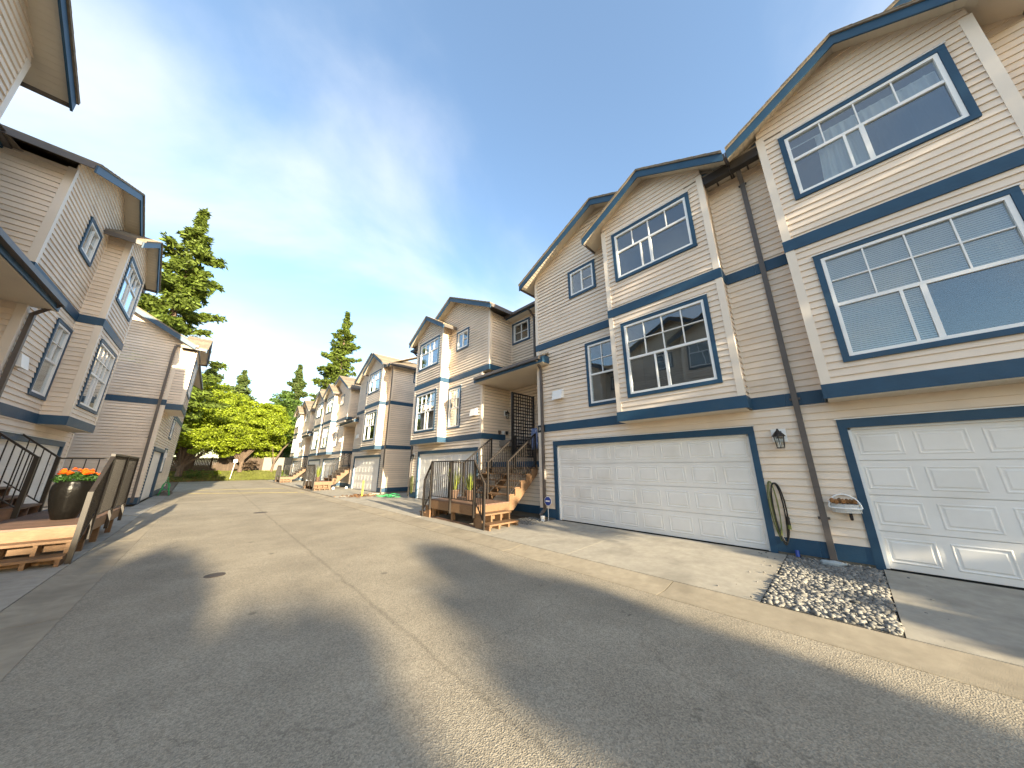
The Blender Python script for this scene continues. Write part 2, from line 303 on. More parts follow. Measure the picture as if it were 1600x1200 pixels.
# the bank at the end of the lane
def bank():
    mb = MB(); k = 26; xs = np.linspace(-26, 36, 63); ys = [53.5, 54.3, 55.2, 56.3, 57.5, 59, 62, 75, 120]; zs = [0.0, 0.10, 0.3, 0.6, 0.95, 1.15, 1.3, 1.6, 2.2]
    for y, z in zip(ys, zs):
        for x in xs: mb.v.append(Vector((x, y, z+(0.07*math.sin(x*1.3+y)+0.05*math.sin(x*3.1) if z > 0 else -0.02))))
    n = len(xs)
    for i in range(len(ys)-1):
        for j in range(n-1): mb.f.append([i*n+j, i*n+j+1, (i+1)*n+j+1, (i+1)*n+j])
    return tag(mb.build('grass_bank', 'lawn'), kind='structure')
bank()
n = 16000; c = np.stack([rng.uniform(-5.5, 9, n), rng.uniform(53.6, 58.6, n), np.zeros(n)], 1); c[:, 2] = np.interp(c[:, 1], [53.5, 54.3, 55.2, 56.3, 57.5, 59], [0.0, 0.1, 0.3, 0.6, 0.95, 1.15])+0.06
up = np.tile([0, 0, 1.0], (n, 1))+rng.normal(size=(n, 3))*0.45; nr = rand_dirs(n); nr[:, 2] *= 0.3; nr /= np.linalg.norm(nr, axis=1, keepdims=True)
tag(link('bank_grass', card_mesh('bank_grass', c, nr, up, rng.uniform(0.05, 0.12, n), rng.uniform(0.010, 0.022, n)), 'grassblade'), 'short sunlit grass and weeds covering the bank before the fence', 'grass', kind='stuff')
# side ground on the left beyond the last house
sheet('side_yard', [(-9, 33.2), (-1.7, 33.2), (-2.4, 53.5), (-9, 53.5)], 0.01, 'dirt')

# ------------------------------------------------------------------ siding
LAP = 0.127
BOARD_MESH = {}
def board_mesh(lb, ol, orr, h, full):
    key = (round(lb, 3), round(ol, 3), round(orr, 3), round(h, 3), full)
    if key not in BOARD_MESH:
        b0 = 0.026 if full else 0.026-(0.024*(1-h/LAP))
        me = MB(); lt0, lt1 = ol, lb+orr
        me.hexa([(0, 0, 0), (lb, 0, 0), (lb, b0, 0), (0, b0, 0), (lt0, 0, h), (lt1, 0, h), (lt1, 0.002, h), (lt0, 0.002, h)]); BOARD_MESH[key] = me.mesh('siding_board')
        BOARD_MESH[key].materials.append(MATS['siding'])
    return BOARD_MESH[key]
class Clad:
    """gathers every siding board of one house, then links the largest ones as single boards and the rest as one piece"""
    def __init__(s): s.pieces = []
    def wall(s, P, N, z0, z1, ul, ur, opens=(), base=None):
        """P(u, z) is a point of the wall, N its outward normal, ul/ur its left and right ends at height z"""
        f_l = ul if callable(ul) else (lambda z: ul); f_r = ur if callable(ur) else (lambda z: ur)
        base = 0.40 if base is None else base; i = math.floor((z0-base)/LAP+1e-6)
        while base+i*LAP < z1-1e-4:
            a, b = max(base+i*LAP, z0), min(base+(i+1)*LAP, z1); i += 1
            if b-a < 0.012: continue
            la, lb, ra, rb = f_l(a), f_l(b), f_r(a), f_r(b)
            if ra-la < 0.03: continue
            if rb < lb: lb = rb = (lb+rb)/2
            cuts = sorted([o for o in opens if o[2] < b-0.004 and o[3] > a+0.004 and o[1] > la and o[0] < ra])
            cur, curt = la, lb
            for o in cuts:
                if o[0]-cur > 0.015: s.pieces.append((P, N, cur, o[0], curt, o[0], a, b))
                if o[2]-a > 0.012: s.pieces.append((P, N, max(o[0], la), min(o[1], ra), max(o[0], la), min(o[1], ra), a, o[2]))
                if b-o[3] > 0.012: s.pieces.append((P, N, max(o[0], la), min(o[1], ra), max(o[0], lb), min(o[1], rb), o[3], b))
                cur = curt = max(cur, o[1])
            if ra-cur > 0.015: s.pieces.append((P, N, cur, ra, min(curt, rb) if cuts else curt, rb, a, b))
    def build(s, root, single):
        scored = []
        for p in s.pieces:
            P, N, u0, u1, t0, t1, a, b = p
            q = None
            for uu in (0.5, 0.1, 0.9):
                r = project(P(u0+(u1-u0)*uu, (a+b)/2))
                if r and -20 < r[0] < 1620 and -20 < r[1] < 1220: q = r if q is None or r[2] < q[2] else q
            scored.append((q[2] if q else 1e6, p))
        scored.sort(key=lambda t: t[0]); rest = MB(); k = 0
        for dist, (P, N, u0, u1, t0, t1, a, b) in scored:
            O = Vector(P(u0, a)); U = (Vector(P(1, 0))-Vector(P(0, 0))).normalized(); N = Vector(N); h = b-a
            if single and dist < 24 and k < 300:
                k += 1; Z = Vector((0, 0, 1))
                if U.cross(N).dot(Z) > 0: me = board_mesh(u1-u0, t0-u0, t1-u1, h, abs(h-LAP) < 0.002); X = U
                else: me = board_mesh(u1-u0, u1-t1, -(t0-u0), h, abs(h-LAP) < 0.002); O = Vector(P(u1, a)); X = -U
                R = Matrix((X, N, Z)).transposed().to_euler(); link('siding_board', me, 'siding', root, O, R)
            else:
                g = N*0.026 if abs(h-LAP) < 0.002 else N*(0.002+0.024*h/LAP); e = N*0.002
                b2 = b-0.011 if h > 0.1 else b; g = g*1.25; A, B, C_, D_ = Vector(P(u0, a)), Vector(P(u1, a)), Vector(P(t1, b2)), Vector(P(t0, b2))
                rest.hexa([A, B, B+g, A+g, D_, C_, C_+e, D_+e])
        if rest.v: tag(rest.build('siding', 'siding', root), kind='stuff')

# ------------------------------------------------------------------ windows and doors
def window(root, T, s0, s1, z0, z1, d, style, inside='dark', trim=0.085, name='window', flip=False):
    """T(s, d, z) maps to the world; blue trim outside, white frame, panes between bars, a dark room behind"""
    fw = 0.05; a0, a1, b0, b1 = s0+trim, s1-trim, z0+trim, z1-trim
    fr = MB()
    fr.box(a0, a1, d-0.06, d+0.035, b0, b0+fw, T); fr.box(a0, a1, d-0.06, d+0.035, b1-fw, b1, T)
    fr.box(a0, a0+fw, d-0.06, d+0.033, b0+fw, b1-fw, T); fr.box(a1-fw, a1, d-0.06, d+0.033, b0+fw, b1-fw, T)
    i0, i1, j0, j1 = a0+fw, a1-fw, b0+fw, b1-fw; w, h = i1-i0, j1-j0; mid = (i0+i1)/2
    lites = []; mun = 0.018
    def bar_h(x0, x1, z, t): fr.box(x0, x1, d-0.035, d+0.022, z-t/2, z+t/2, T)
    def bar_v(x, za, zb, t): fr.box(x-t/2, x+t/2, d-0.036, d+0.021, za, zb, T)
    def grid(x0, x1, za, zb, nx, nz):
        for i in range(1, nx): bar_v(x0+(x1-x0)*i/nx, za, zb, mun)
        for j in range(1, nz):
            for i in range(nx): bar_h(x0+(x1-x0)*i/nx+mun/2, x0+(x1-x0)*(i+1)/nx-mun/2, za+(zb-za)*j/nz, mun)
        for i in range(nx):
            for j in range(nz): lites.append((x0+(x1-x0)*i/nx, x0+(x1-x0)*(i+1)/nx, za+(zb-za)*j/nz, za+(zb-za)*(j+1)/nz))
    if style in ('big', 'tall'):
        zt = j0+h*(0.60 if style == 'big' else 0.50); bar_h(i0, i1, zt, 0.055)
        grid(i0, i1, zt+0.0275, j1, 4, 1 if style == 'big' else 2)
        bar_v(mid, j0, zt-0.0275, 0.06); grid(i0, mid-0.03, j0, zt-0.0275, 1, 1); grid(mid+0.03, i1, j0, zt-0.0275, 1, 1)
        sx = i0+w*(0.36 if not flip else 0.62); bar_v(sx, j0, zt-0.0275, 0.035)
    elif style == 'pair':
        bar_v(mid, j0, j1, 0.05); grid(i0, mid-0.025, j0, j1, 1, 2 if not flip else 1); grid(mid+0.025, i1, j0, j1, 1, 1 if not flip else 2)
    elif style == 'narrow':
        zt = j0+h*0.48; bar_h(i0, i1, zt, 0.05); grid(i0, i1, zt+0.025, j1, 2, 2); grid(i0, i1, j0, zt-0.025, 1, 1)
    elif style == 'four': grid(i0, i1, j0, j1, 2, 2)
    else: grid(i0, i1, j0, j1, 1, 1)
    win = fr.build(name, 'vinyl', root)
    tb = MB(); e = 0.004
    tb.box(s0, s1, d-0.02, d+0.046, z1-trim+e, z1, T); tb.box(s0, s1, d-0.02, d+0.046, z0, z0+trim-e, T)
    tb.box(s0, s0+trim-e, d-0.02, d+0.044, z0+trim-e, z1-trim+e, T); tb.box(s1-trim+e, s1, d-0.02, d+0.044, z0+trim-e, z1-trim+e, T)
    each(tb, 'window_trim', 'blue', win)
    MB().box(s0-0.015, s1+0.015, d-0.005, d+0.062, z1+0.001, z1+0.016, T).build('drip_cap', 'vinyl', win)
    for (x0, x1, y0, y1) in lites: MB().box(x0+0.001, x1-0.001, d-0.014, d-0.008, y0+0.001, y1-0.001, T).build('pane', 'glass', win)
    bx = MB(); q = 0.9
    bx.box(a0, a1, d-q-0.02, d-q, b0, b1, T); bx.box(a0-0.02, a0, d-q, d-0.06, b0, b1, T); bx.box(a1, a1+0.02, d-q, d-0.06, b0, b1, T)
    bx.box(a0-0.02, a1+0.02, d-q, d-0.06, b0-0.02, b0, T); bx.box(a0-0.02, a1+0.02, d-q, d-0.06, b1, b1+0.02, T); bx.build('room_lining', 'room', win)
    if style in ('big', 'tall'):
        zq = j0+h*(0.60 if style == 'big' else 0.50)-0.03; xa, xb = i0, mid-0.03
        MB().box(xa, xb, d-0.032, d-0.029, j0, zq, T).build('insect_screen', 'screen', win)
    if inside == 'blind':
        bl = MB(); z = j0+0.01
        while z < j1-0.02: bl.hexa([T(i0, d-0.075, z), T(i1, d-0.075, z), T(i1, d-0.058, z+0.018), T(i0, d-0.058, z+0.018), T(i0, d-0.075, z+0.002), T(i1, d-0.075, z+0.002), T(i1, d-0.058, z+0.02), T(i0, d-0.058, z+0.02)]); z += 0.034
        bl.build('window_blind', 'blindslat', win)
    if inside == 'curtain':
        cu = MB(); nn = 60; k = 0
        for (x0, x1) in ((i0, i0+w*0.46), (i0+w*0.40, i0+w*0.80)):
            k = len(cu.v)
            for i in range(nn+1):
                t = i/nn; x = x0+(x1-x0)*t; ph = t*34; lean = 0.12*w*(t-0.5)
                for j, zz in enumerate((j1-0.14, (j0+j1)/2, j0+0.01)): cu.v.append(Vector(T(x+lean*(j/2)**2*0.6, d-0.10-0.028*math.sin(ph+j*0.4)-0.012*math.sin(ph*2.3), zz)))
            for i in range(nn):
                for j in range(2): cu.f.append([k+i*3+j, k+(i+1)*3+j, k+(i+1)*3+j+1, k+i*3+j+1])
        cu.build('curtain', 'curtain', win, smooth=True)
        MB().tube([T(i0, d-0.13, j1-0.12), T(i1, d-0.13, j1-0.12)], 0.012, 6).build('curtain_rod', 'vinyl', win)
    return win
PANEL = {}
def garage_door(root, T, s0, s1, z0, z1, d, cols):
    rows = 4; w, h = s1-s0, z1-z0; door = MB().box(s0-0.03, s1+0.03, d-0.09, d-0.045, z0-0.02, z1+0.03, T).build('garage_door', 'garage', root)
    for r in range(rows):
        za, zb = z0+h*r/rows+0.004, z0+h*(r+1)/rows-0.004
        MB().box(s0, s1, d-0.044, d-0.012, za, zb, T).build('door_section', 'garage', door)
        for c_ in range(cols):
            x0, x1 = s0+w*c_/cols+0.06, s0+w*(c_+1)/cols-0.06; y0, y1 = za+0.085, zb-0.085; p = MB(); dd = d-0.012
            def ring(i, e): return [T(x0+i, dd+e, y0+i), T(x1-i, dd+e, y0+i), T(x1-i, dd+e, y1-i), T(x0+i, dd+e, y1-i)]
            rs = [ring(0, -0.006), ring(0, 0.0005), ring(0.010, 0.007), ring(0.020, 0.007), ring(0.030, 0.001), ring(0.046, 0.001), ring(0.062, 0.008)]
            for q in rs: p.v += [Vector(t) for t in q]
            for i in range(len(rs)-1):
                for j in range(4): p.f.append([i*4+j, i*4+(j+1) % 4, (i+1)*4+(j+1) % 4, (i+1)*4+j])
            m_ = (len(rs)-1)*4; p.f += [[3, 2, 1, 0], [m_, m_+1, m_+2, m_+3]]; p.build('raised_panel', 'garage', door)
    MB().box(s0, s1, d-0.05, d-0.014, z0-0.022, z0+0.001, T).build('bottom_seal', 'black', door)
    return door

# ------------------------------------------------------------------ a townhouse
BAND1, BAND2, BASE = (2.72, 2.96), (5.57, 5.80), (0.15, 0.40)
SBAY, EBAY, DB, END = 4.45, 7.08, 0.45, 7.63
GPK, GZ, GSL = 4.10, 9.93, 0.508          # main gable: ridge position, ridge height, slope
BPK, BZ, BSL = 5.765, 9.36, 0.58          # bay gable
def gable(root, T, pk, zt, sl, e0, e1, d0, d1, part):
    """two roof slopes meeting at s = pk between eaves e0 and e1; front edge at d1, running back to d0"""
    roof = None
    for (se, sg) in ((e0, -1), (e1, 1)):
        ze = zt-sl*abs(se-pk)
        def sec(lo, hi, da, db): return [T(se, da, ze+lo), T(pk, da, zt+lo), T(pk, da, zt+hi), T(se, da, ze+hi), T(se, db, ze+lo), T(pk, db, zt+lo), T(pk, db, zt+hi), T(se, db, ze+hi)]
        def put(lo, hi, da, db, nm, m, par):
            q = sec(lo, hi, da, db); return MB().hexa([q[0], q[1], q[5], q[4], q[3], q[2], q[6], q[7]]).build(nm, m, par)
        r = put(0.0, 0.045, d0, d1+0.03, part, 'shingle', root)
        # shingle courses stepping up the slope, each with a thick lower edge
        ncs = max(3, int(abs(se-pk)/math.cos(math.atan(sl))/0.28)); cs = MB()
        for i in range(ncs):
            t0, t1 = i/ncs, (i+1.15)/ncs; t1 = min(t1, 1); sa, sb = se+(pk-se)*t0, se+(pk-se)*t1; za, zb = ze+(zt-ze)*t0+0.046, ze+(zt-ze)*t1+0.046
            cs.hexa([T(sa, d0, za), T(sb, d0, zb), T(sb, d1+0.035, zb), T(sa, d1+0.035, za), T(sa, d0, za+0.016), T(sb, d0, zb+0.003), T(sb, d1+0.035, zb+0.003), T(sa, d1+0.035, za+0.016)])
        cs.build('shingle_courses', 'shingle', r)
        put(-0.05, -0.004, d0, d1-0.035, 'soffit', 'soffit', r)
        put(-0.20, -0.002, d1-0.032, d1, 'fascia_board', 'blue', r)
        # groove strips of the vented soffit
        gs = MB(); L_ = abs(se-pk); k = int(L_/0.10)
        for i in range(1, k):
            t = i/k; s_ = se+(pk-se)*t; z_ = ze+(zt-ze)*t-0.052
            gs.box(s_-0.004, s_+0.004, d1-0.40, d1-0.04, z_-0.004, z_+0.001, T)
        gs.build('soffit_groove', 'soffit', r)
        MB().box(se-0.03*(sg == -1), se+0.03*(sg == 1), d0, d1-0.036, ze-0.13, ze-0.002, T).build('eave_trim', 'gutter', r)
def downspout(root, pts, w=0.075, dpt=0.06, clips=(), N=(1, 0, 0)):
    mb = MB()
    for a, b in zip(pts[:-1], pts[1:]): mb.bar(a, b, w, dpt, up=N)
    o = mb.build('downspout', 'gutter', root)
    for c_ in clips: MB().box(c_[0]-0.012, c_[0]+0.012, c_[1]-0.075, c_[1]+0.075, c_[2]-0.02, c_[2]+0.02).build('strap', 'gutter', o)
def townhouse(label, yc, m, side, single=False, lc=1.36, end=False, ins=('dark', 'dark', 'dark', 'dark'), spout=False, flip=False, door=True, group='townhouses along the lane', back=9.0):
    X0 = 7.75 if side > 0 else -3.45
    T = lambda s, d, z: (X0-side*d, yc+m*s, z)
    root = empty('townhouse', T(4.4, 0, 0), label, 'house', group)
    NF = Vector((-side, 0, 0)); NS = Vector((0, m, 0)); C = Clad()
    front = lambda d: (lambda u, z: T(u, d, z)); at_s = lambda s: (lambda u, z: T(s, u, z))
    gtop = lambda z: (GZ-0.05-z)/GSL; btop = lambda z: (BZ-0.05-z)/BSL
    gar = (2.06, 6.94, 0.12, 2.25)
    bayo = (SBAY+0.01, EBAY-0.01, BAND1[0]+0.02, 8.2)
    nw = (3.33, 4.385, 3.31, 5.27); sw = (2.85, 3.88, 7.02, 8.02)
    sh = lambda r, k=0.03: (r[0]+k, r[1]-k, r[2]+k, r[3]-k)
    # wall faces
    C.wall(front(0), NF, 0.40, 5.57, lc, END, [(1.96, 7.04, 0, 2.39), bayo, sh(nw)])
    C.wall(front(0), NF, 5.57, 9.85, lambda z: max(1.34, GPK-gtop(z)), lambda z: min(END if z < 8.25 else GPK+gtop(z), GPK+max(0, gtop(z)) if z > 8.25 else END), [bayo, sh(sw)])
    C.wall(front(DB), NF, BAND1[0], 9.3, lambda z: max(SBAY, BPK-btop(z)), lambda z: min(EBAY, BPK+btop(z)), [sh((4.75, 6.78, 3.28, 5.29)), sh((4.74, 6.78, 6.56, 8.09))])
    C.wall(at_s(SBAY), -NS, BAND1[0], 8.45, 0, DB); C.wall(at_s(EBAY), NS, BAND1[0], 8.45, 0, DB)
    C.wall(at_s(1.34), -NS, 5.57, 8.25, -1.3, 0); C.wall(at_s(lc), -NS, 0.4, 5.2, -1.55, 0)
    C.wall(front(-1.3), NF, 5.6, 8.25, 0, 1.34, [sh((0.17, 1.27, 6.95, 7.98))])
    dr = (-0.02, 0.92) if door else None
    C.wall(front(-1.55), NF, 1.8, 5.05, 0, lc, [(0.0, 0.98, 1.8, 4.62)] if door else [])
    C.wall(front(-0.29), NF, 0.40, 1.62, 0.0, lc)
    if end: C.wall(at_s(END), NS, 0.4, 8.28, -back, 0, [sh((-2.15, -1.45, 7.25, 8.05))] if end == 2 else [])
    C.build(root, single)
    # bands
    bd = MB(); e = 0.036
    def band(z0, z1, s_in):
        b = MB()
        b.box(s_in-e, SBAY-e, 0.0, e, z0, z1, T); b.box(EBAY+e, END+(e if end else -0.001), 0.0, e, z0, z1, T)
        b.box(SBAY-e, EBAY+e, DB, DB+e, z0, z1, T); b.box(SBAY-e, SBAY, 0.0, DB, z0, z1, T); b.box(EBAY, EBAY+e, 0.0, DB, z0, z1, T)
        b.box(s_in-e, s_in, -1.29, 0.0, z0, z1, T)
        if end: b.box(END, END+e, -back, 0.0, z0, z1, T)
        return each(b, 'trim_band', 'blue', root)
    band(*BAND1, lc); band(*BAND2, 1.34)
    b = MB(); b.box(lc-e, 1.95, 0.0, e, *BASE, T); b.box(7.05, END+(e if end else -0.001), 0.0, e, *BASE, T); b.box(0.001, lc-e, -0.29, -0.254, *BASE, T); b.box(lc-e, lc, -0.25, 0.0, *BASE, T)
    if end: b.box(END, END+e, -back, 0.0, *BASE, T)
    each(b, 'base_board', 'blue', root)
    f = MB(); f.box(lc+0.02, 1.97, -0.2, -0.01, -0.1, 0.39, T); f.box(7.03, END-0.002, -0.2, -0.01, -0.1, 0.39, T); f.box(lc+0.02, lc+0.2, -1.5, -0.2, -0.1, 0.4, T)
    if end: f.box(END-0.2, END-0.012, -back, -0.21, -0.1, 0.39, T)
    each(f, 'foundation', 'foundation', root)
    # corner boards
    cb = MB(); k, t = 0.10, 0.026
    def corner(s, d, sg, z0, z1, sideways=True, wd=None):    # sg: direction along s in which the wall runs
        if sg > 0: cb.box(s-t, s+k, d, d+t, z0, z1, T); cb.box(s-t, s, d-k, d, z0, z1, T)
        else: cb.box(s-k, s+t, d, d+t, z0, z1, T); cb.box(s, s+t, d-k, d, z0, z1, T)
    corner(SBAY, DB, 1, BAND1[1], BAND2[0]); corner(SBAY, DB, 1, BAND2[1], 8.36); corner(EBAY, DB, -1, BAND1[1], BAND2[0]); corner(EBAY, DB, -1, BAND2[1], 8.36)
    corner(1.34, 0, 1, BAND2[1], 8.27); corner(lc, 0, 1, BAND1[1], BAND2[0]); corner(lc, 0, 1, BASE[1], BAND1[0])
    if end:
        corner(END, 0, -1, BASE[1], BAND1[0]); corner(END, 0, -1, BAND1[1], BAND2[0]); corner(END, 0, -1, BAND2[1], 8.27)
    each(cb, 'corner_board', 'cream', root)
    j = MB()       # inside corner strips
    for s_, sg in ((SBAY-0.0, -1), (EBAY, 1)):
        j.box(min(s_, s_+sg*0.03), max(s_, s_+sg*0.03), 0.0, 0.028, BAND1[1], BAND2[0], T); j.box(min(s_, s_+sg*0.03), max(s_, s_+sg*0.03), 0.0, 0.028, BAND2[1], 8.3, T)
    j.box(1.31, 1.34, -1.3, -1.272, 5.6, 8.25, T); each(j, 'corner_strip', 'cream', root)
    # undersides
    MB().box(SBAY+0.005, EBAY-0.005, 0.001, DB+0.018, BAND1[0]-0.012, BAND1[0]+0.02, T).build('bay_soffit', 'soffit', root)
    g = MB()
    for i in range(1, 22): s_ = SBAY+(EBAY-SBAY)*i/22; g.box(s_-0.005, s_+0.005, 0.02, DB-0.01, BAND1[0]-0.018, BAND1[0]-0.011, T)
    g.build('soffit_groove', 'soffit', root)
    if lc > 1.4: MB().box(1.35, lc, -1.28, 0.0, 5.56, 5.60, T).build('overhang_soffit', 'soffit', root)
    # windows
    window(root, T, 4.75, 6.78, 3.28, 5.29, DB, 'tall', ins[0], flip=flip); window(root, T, 4.74, 6.78, 6.56, 8.09, DB, 'big', ins[1], flip=flip)
    window(root, T, *nw, 0, 'narrow', ins[2]); window(root, T, *sw, 0, 'pair', ins[3], flip=(m < 0) == (side > 0)); window(root, T, 0.17, 1.27, 6.95, 7.98, -1.3, 'four', 'dark')
    if end == 2:
        TE = lambda u, d, z: T(END+d, u, z); window(root, TE, -2.15, -1.45, 7.25, 8.05, 0, 'one')
    # garage
    gd = garage_door(root, T, *gar, -0.05, 8)
    gt = MB(); gt.box(1.95, 2.055, -0.14, 0.042, 0.10, 2.256, T); gt.box(6.945, 7.05, -0.14, 0.042, 0.10, 2.256, T); gt.box(1.95, 7.05, -0.14, 0.044, 2.256, 2.40, T); each(gt, 'garage_trim', 'blue', root)
    gs = MB(); gs.box(2.055, 2.095, -0.06, -0.02, 0.12, 2.25, T); gs.box(6.905, 6.945, -0.06, -0.02, 0.12, 2.25, T); gs.box(2.055, 6.945, -0.06, -0.02, 2.222, 2.256, T); each(gs, 'weather_strip', 'vinyl', root)
    MB().box(1.93, 7.07, 0.0, 0.06, 2.401, 2.415, T).build('drip_cap', 'vinyl', root)
    MB().box(1.94, 7.06, -0.6, -0.15, 0.0, 2.45, T).build('garage_interior', 'room', root)
    # vent cover: a hooded box
    v = MB(); sv, zv = 2.06, 3.70
    v.hexa([T(sv, 0, zv+0.04), T(sv+0.38, 0, zv+0.04), T(sv+0.38, 0.16, zv), T(sv, 0.16, zv), T(sv, 0, zv+0.32), T(sv+0.38, 0, zv+0.32), T(sv+0.38, 0.11, zv+0.29), T(sv, 0.11, zv+0.29)]); v.build('vent_cover', 'vinyl', root)
    # recess: porch floor, ceiling, roof, door
    pf = MB(); pf.box(0.001, lc-0.001, -1.55, -0.27, 1.72, 1.80, T); pf.build('porch_floor', 'deckwood', root)
    MB().box(0.001, lc-0.001, -0.268, -0.235, 1.62, 1.81, T).build('porch_edge_board', 'blue', root)
    MB().box(0.001, lc-0.03, -0.52, -0.40, -0.05, 1.70, T).build('porch_skirt', 'room', root)
    pr = MB().hexa([T(0.001, 0.37, 5.19), T(1.9, 0.37, 5.19), T(1.9, -1.28, 6.00), T(0.001, -1.28, 6.00), T(0.001, 0.37, 5.25), T(1.9, 0.37, 5.25), T(1.9, -1.28, 6.06), T(0.001, -1.28, 6.06)])
    if lc > 1.3: pr = MB().hexa([T(0.001, 0.37, 5.19), T(1.9, 0.37, 5.19), T(1.9, 0.045, 5.35), T(0.001, 0.045, 5.35), T(0.001, 0.37, 5.25), T(1.9, 0.37, 5.25), T(1.9, 0.045, 5.41), T(0.001, 0.045, 5.41)]).hexa([T(0.001, 0.044, 5.35), T(1.335, 0.044, 5.35), T(1.335, -1.28, 6.00), T(0.001, -1.28, 6.00), T(0.001, 0.044, 5.41), T(1.335, 0.044, 5.41), T(1.335, -1.28, 6.06), T(0.001, -1.28, 6.06)])
    pr = pr.build('porch_roof', 'shingle', root)
    q = MB(); q.box(0.001, 1.9, 0.345, 0.375, 5.0, 5.19, T); q.box(1.87, 1.9, 0.03, 0.345, 5.0, 5.24, T); each(q, 'fascia_board', 'blue', pr)
    MB().box(0.001, 1.80, 0.378, 0.47, 5.10, 5.20, T).build('gutter', 'gutter', pr)
    pc = MB(); pc.box(0.001, 1.868, 0.03, 0.343, 4.985, 5.03, T); pc.box(0.001, lc-0.002, -1.54, 0.03, 4.985, 5.03, T); pc.build('porch_ceiling', 'soffit', root)
    if door:
        dd = MB().box(0.06, 0.86, -1.62, -1.57, 1.83, 4.08, T).build('entry_door', 'vinyl', root)
        for zz in (2.0, 2.75, 3.45):
            for ss in (0.16, 0.50): MB().box(ss, ss+0.26, -1.572, -1.556, zz, zz+(0.6 if zz < 3.4 else 0.5), T).build('door_panel', 'vinyl', dd)
        MB().lathe([(0.005, 0), (0.03, 0.0), (0.032, 0.03), (0.01, 0.05)], T(0.80, -1.55, 2.85), 10).build('door_knob', 'bronze', dd)
        dt = MB(); dt.box(-0.0+0.002, 0.058, -1.62, -1.52, 1.80, 4.62, T); dt.box(0.862, 0.96, -1.62, -1.52, 1.80, 4.62, T); dt.box(0.058, 0.862, -1.62, -1.521, 4.09, 4.24, T); dt.box(0.002, 0.96, -1.62, -1.519, 4.60, 4.70, T); each(dt, 'door_trim', 'blue', root)
        tw = MB(); tw.box(0.06, 0.86, -1.61, -1.54, 4.24, 4.29, T); tw.box(0.06, 0.86, -1.61, -1.54, 4.55, 4.60, T); tw.box(0.06, 0.11, -1.61, -1.54, 4.29, 4.55, T); tw.box(0.81, 0.86, -1.61, -1.54, 4.29, 4.55, T)
        tw = tw.build('transom_window', 'vinyl', root); MB().box(0.11, 0.81, -1.59, -1.585, 4.29, 4.55, T).build('pane', 'glass', tw); MB().box(0.06, 0.86, -1.9, -1.88, 4.2, 4.6, T).build('room_lining', 'room', tw)
    # roofs
    gable(root, T, GPK, GZ, GSL, 0.85, 7.32, -4.3, 0.40, 'main_gable_roof'); gable(root, T, BPK, BZ, BSL, BPK-1.83, BPK+1.83, -2.0, DB+0.33, 'bay_gable_roof')
    def zr(d): return 8.27+0.5*(-0.88-d)
    rb = MB(); s_out = END+(0.01 if end == 3 else 0.42 if end else -0.001); dr_ = -back/2-0.3; zt = zr(dr_); sr = END-(abs(dr_)+(-0.9) if end else 0.001)
    if not end: sr = END-0.001
    else: sr = END-3.4
    k0 = len(rb.v)
    pts = [T(0.001, -0.88, 8.27), T(END-0.6, -0.88, 8.27), T(s_out, 0.40, 8.22) if end else T(END-0.001, -0.88, 8.27), T(s_out, -back-0.4, 8.22), T(0.001, -back-0.4, 8.22), T(0.001, dr_, zt), T(sr, dr_, zt)]
    rb.v += [Vector(p) for p in pts]+[Vector(p)-Vector((0, 0, 0.06)) for p in pts]
    top = [[0, 1, 2, 6, 5], [2, 3, 6], [3, 4, 5, 6]]
    rb.f += [list(t) for t in top]+[[i+7 for i in t[::-1]] for t in top]+[[0, 7, 8, 1], [1, 8, 9, 2], [2, 9, 10, 3], [3, 10, 11, 4], [4, 11, 12, 5], [5, 12, 7, 0]]
    mr_ = rb.build('main_roof', 'shingle', root)
    # eave in the recess and between gables
    ev = MB(); ev.box(0.001, 1.33, -0.92, -0.89, 8.10, 8.25, T); each(ev, 'fascia_board', 'blue', mr_)
    gg = MB(); gg.box(0.001, 1.33, -0.885, -0.79, 8.15, 8.26, T); each(gg, 'gutter', 'gutter', mr_); MB().box(7.12, END-0.002, 0.32, 0.47, 8.03, 8.24, T).build('gutter', 'bronze', mr_)
    sf = MB(); sf.box(0.001, 1.33, -1.3, -0.921, 8.10, 8.14, T); sf.box(EBAY+0.03, END-0.001, 0.001, 0.338, 8.20, 8.24, T); each(sf, 'soffit', 'soffit', mr_)
    vr = MB().hexa([T(6.7, 0.46, 8.245), T(END-0.001, 0.46, 8.245), T(END-0.001, -3.8, 10.2), T(6.7, -3.8, 10.2), T(6.7, 0.46, 8.29), T(END-0.001, 0.46, 8.29), T(END-0.001, -3.8, 10.25), T(6.7, -3.8, 10.25)]); vr.build('valley_roof', 'shingle', mr_)
    if end and end != 3:
        ee = MB(); ee.box(END+0.39, END+0.42, -back, 0.40, 8.05, 8.215, T); ee.box(7.40, END+0.42, 0.37, 0.40, 8.05, 8.215, T); each(ee, 'fascia_board', 'blue', mr_)
        e2 = MB(); e2.box(END+0.421, END+0.51, -back, 0.44, 8.09, 8.20, T); e2.build('gutter', 'gutter', mr_)
        e3 = MB(); e3.box(END+0.03, END+0.388, -back, 0.36, 8.13, 8.17, T); e3.box(7.4, END+0.03, 0.03, 0.36, 8.13, 8.17, T); each(e3, 'soffit', 'soffit', mr_)
        downspout(root, [T(END+0.40, 0.30, 8.10), T(END+0.10, 0.08, 7.75), T(END+0.09, 0.07, 0.15)], N=NF)
    if spout:
        s_ = 7.50; w0 = T(s_, 0.40, 8.12); w1 = T(s_, 0.05, 7.88); w2 = T(s_, 0.05, 0.13)
        downspout(root, [w0, w1, w2], 0.085, 0.065, [T(s_, 0.03, 7.85), T(s_, 0.045, 2.84), T(s_, 0.03, 0.78)], NF)
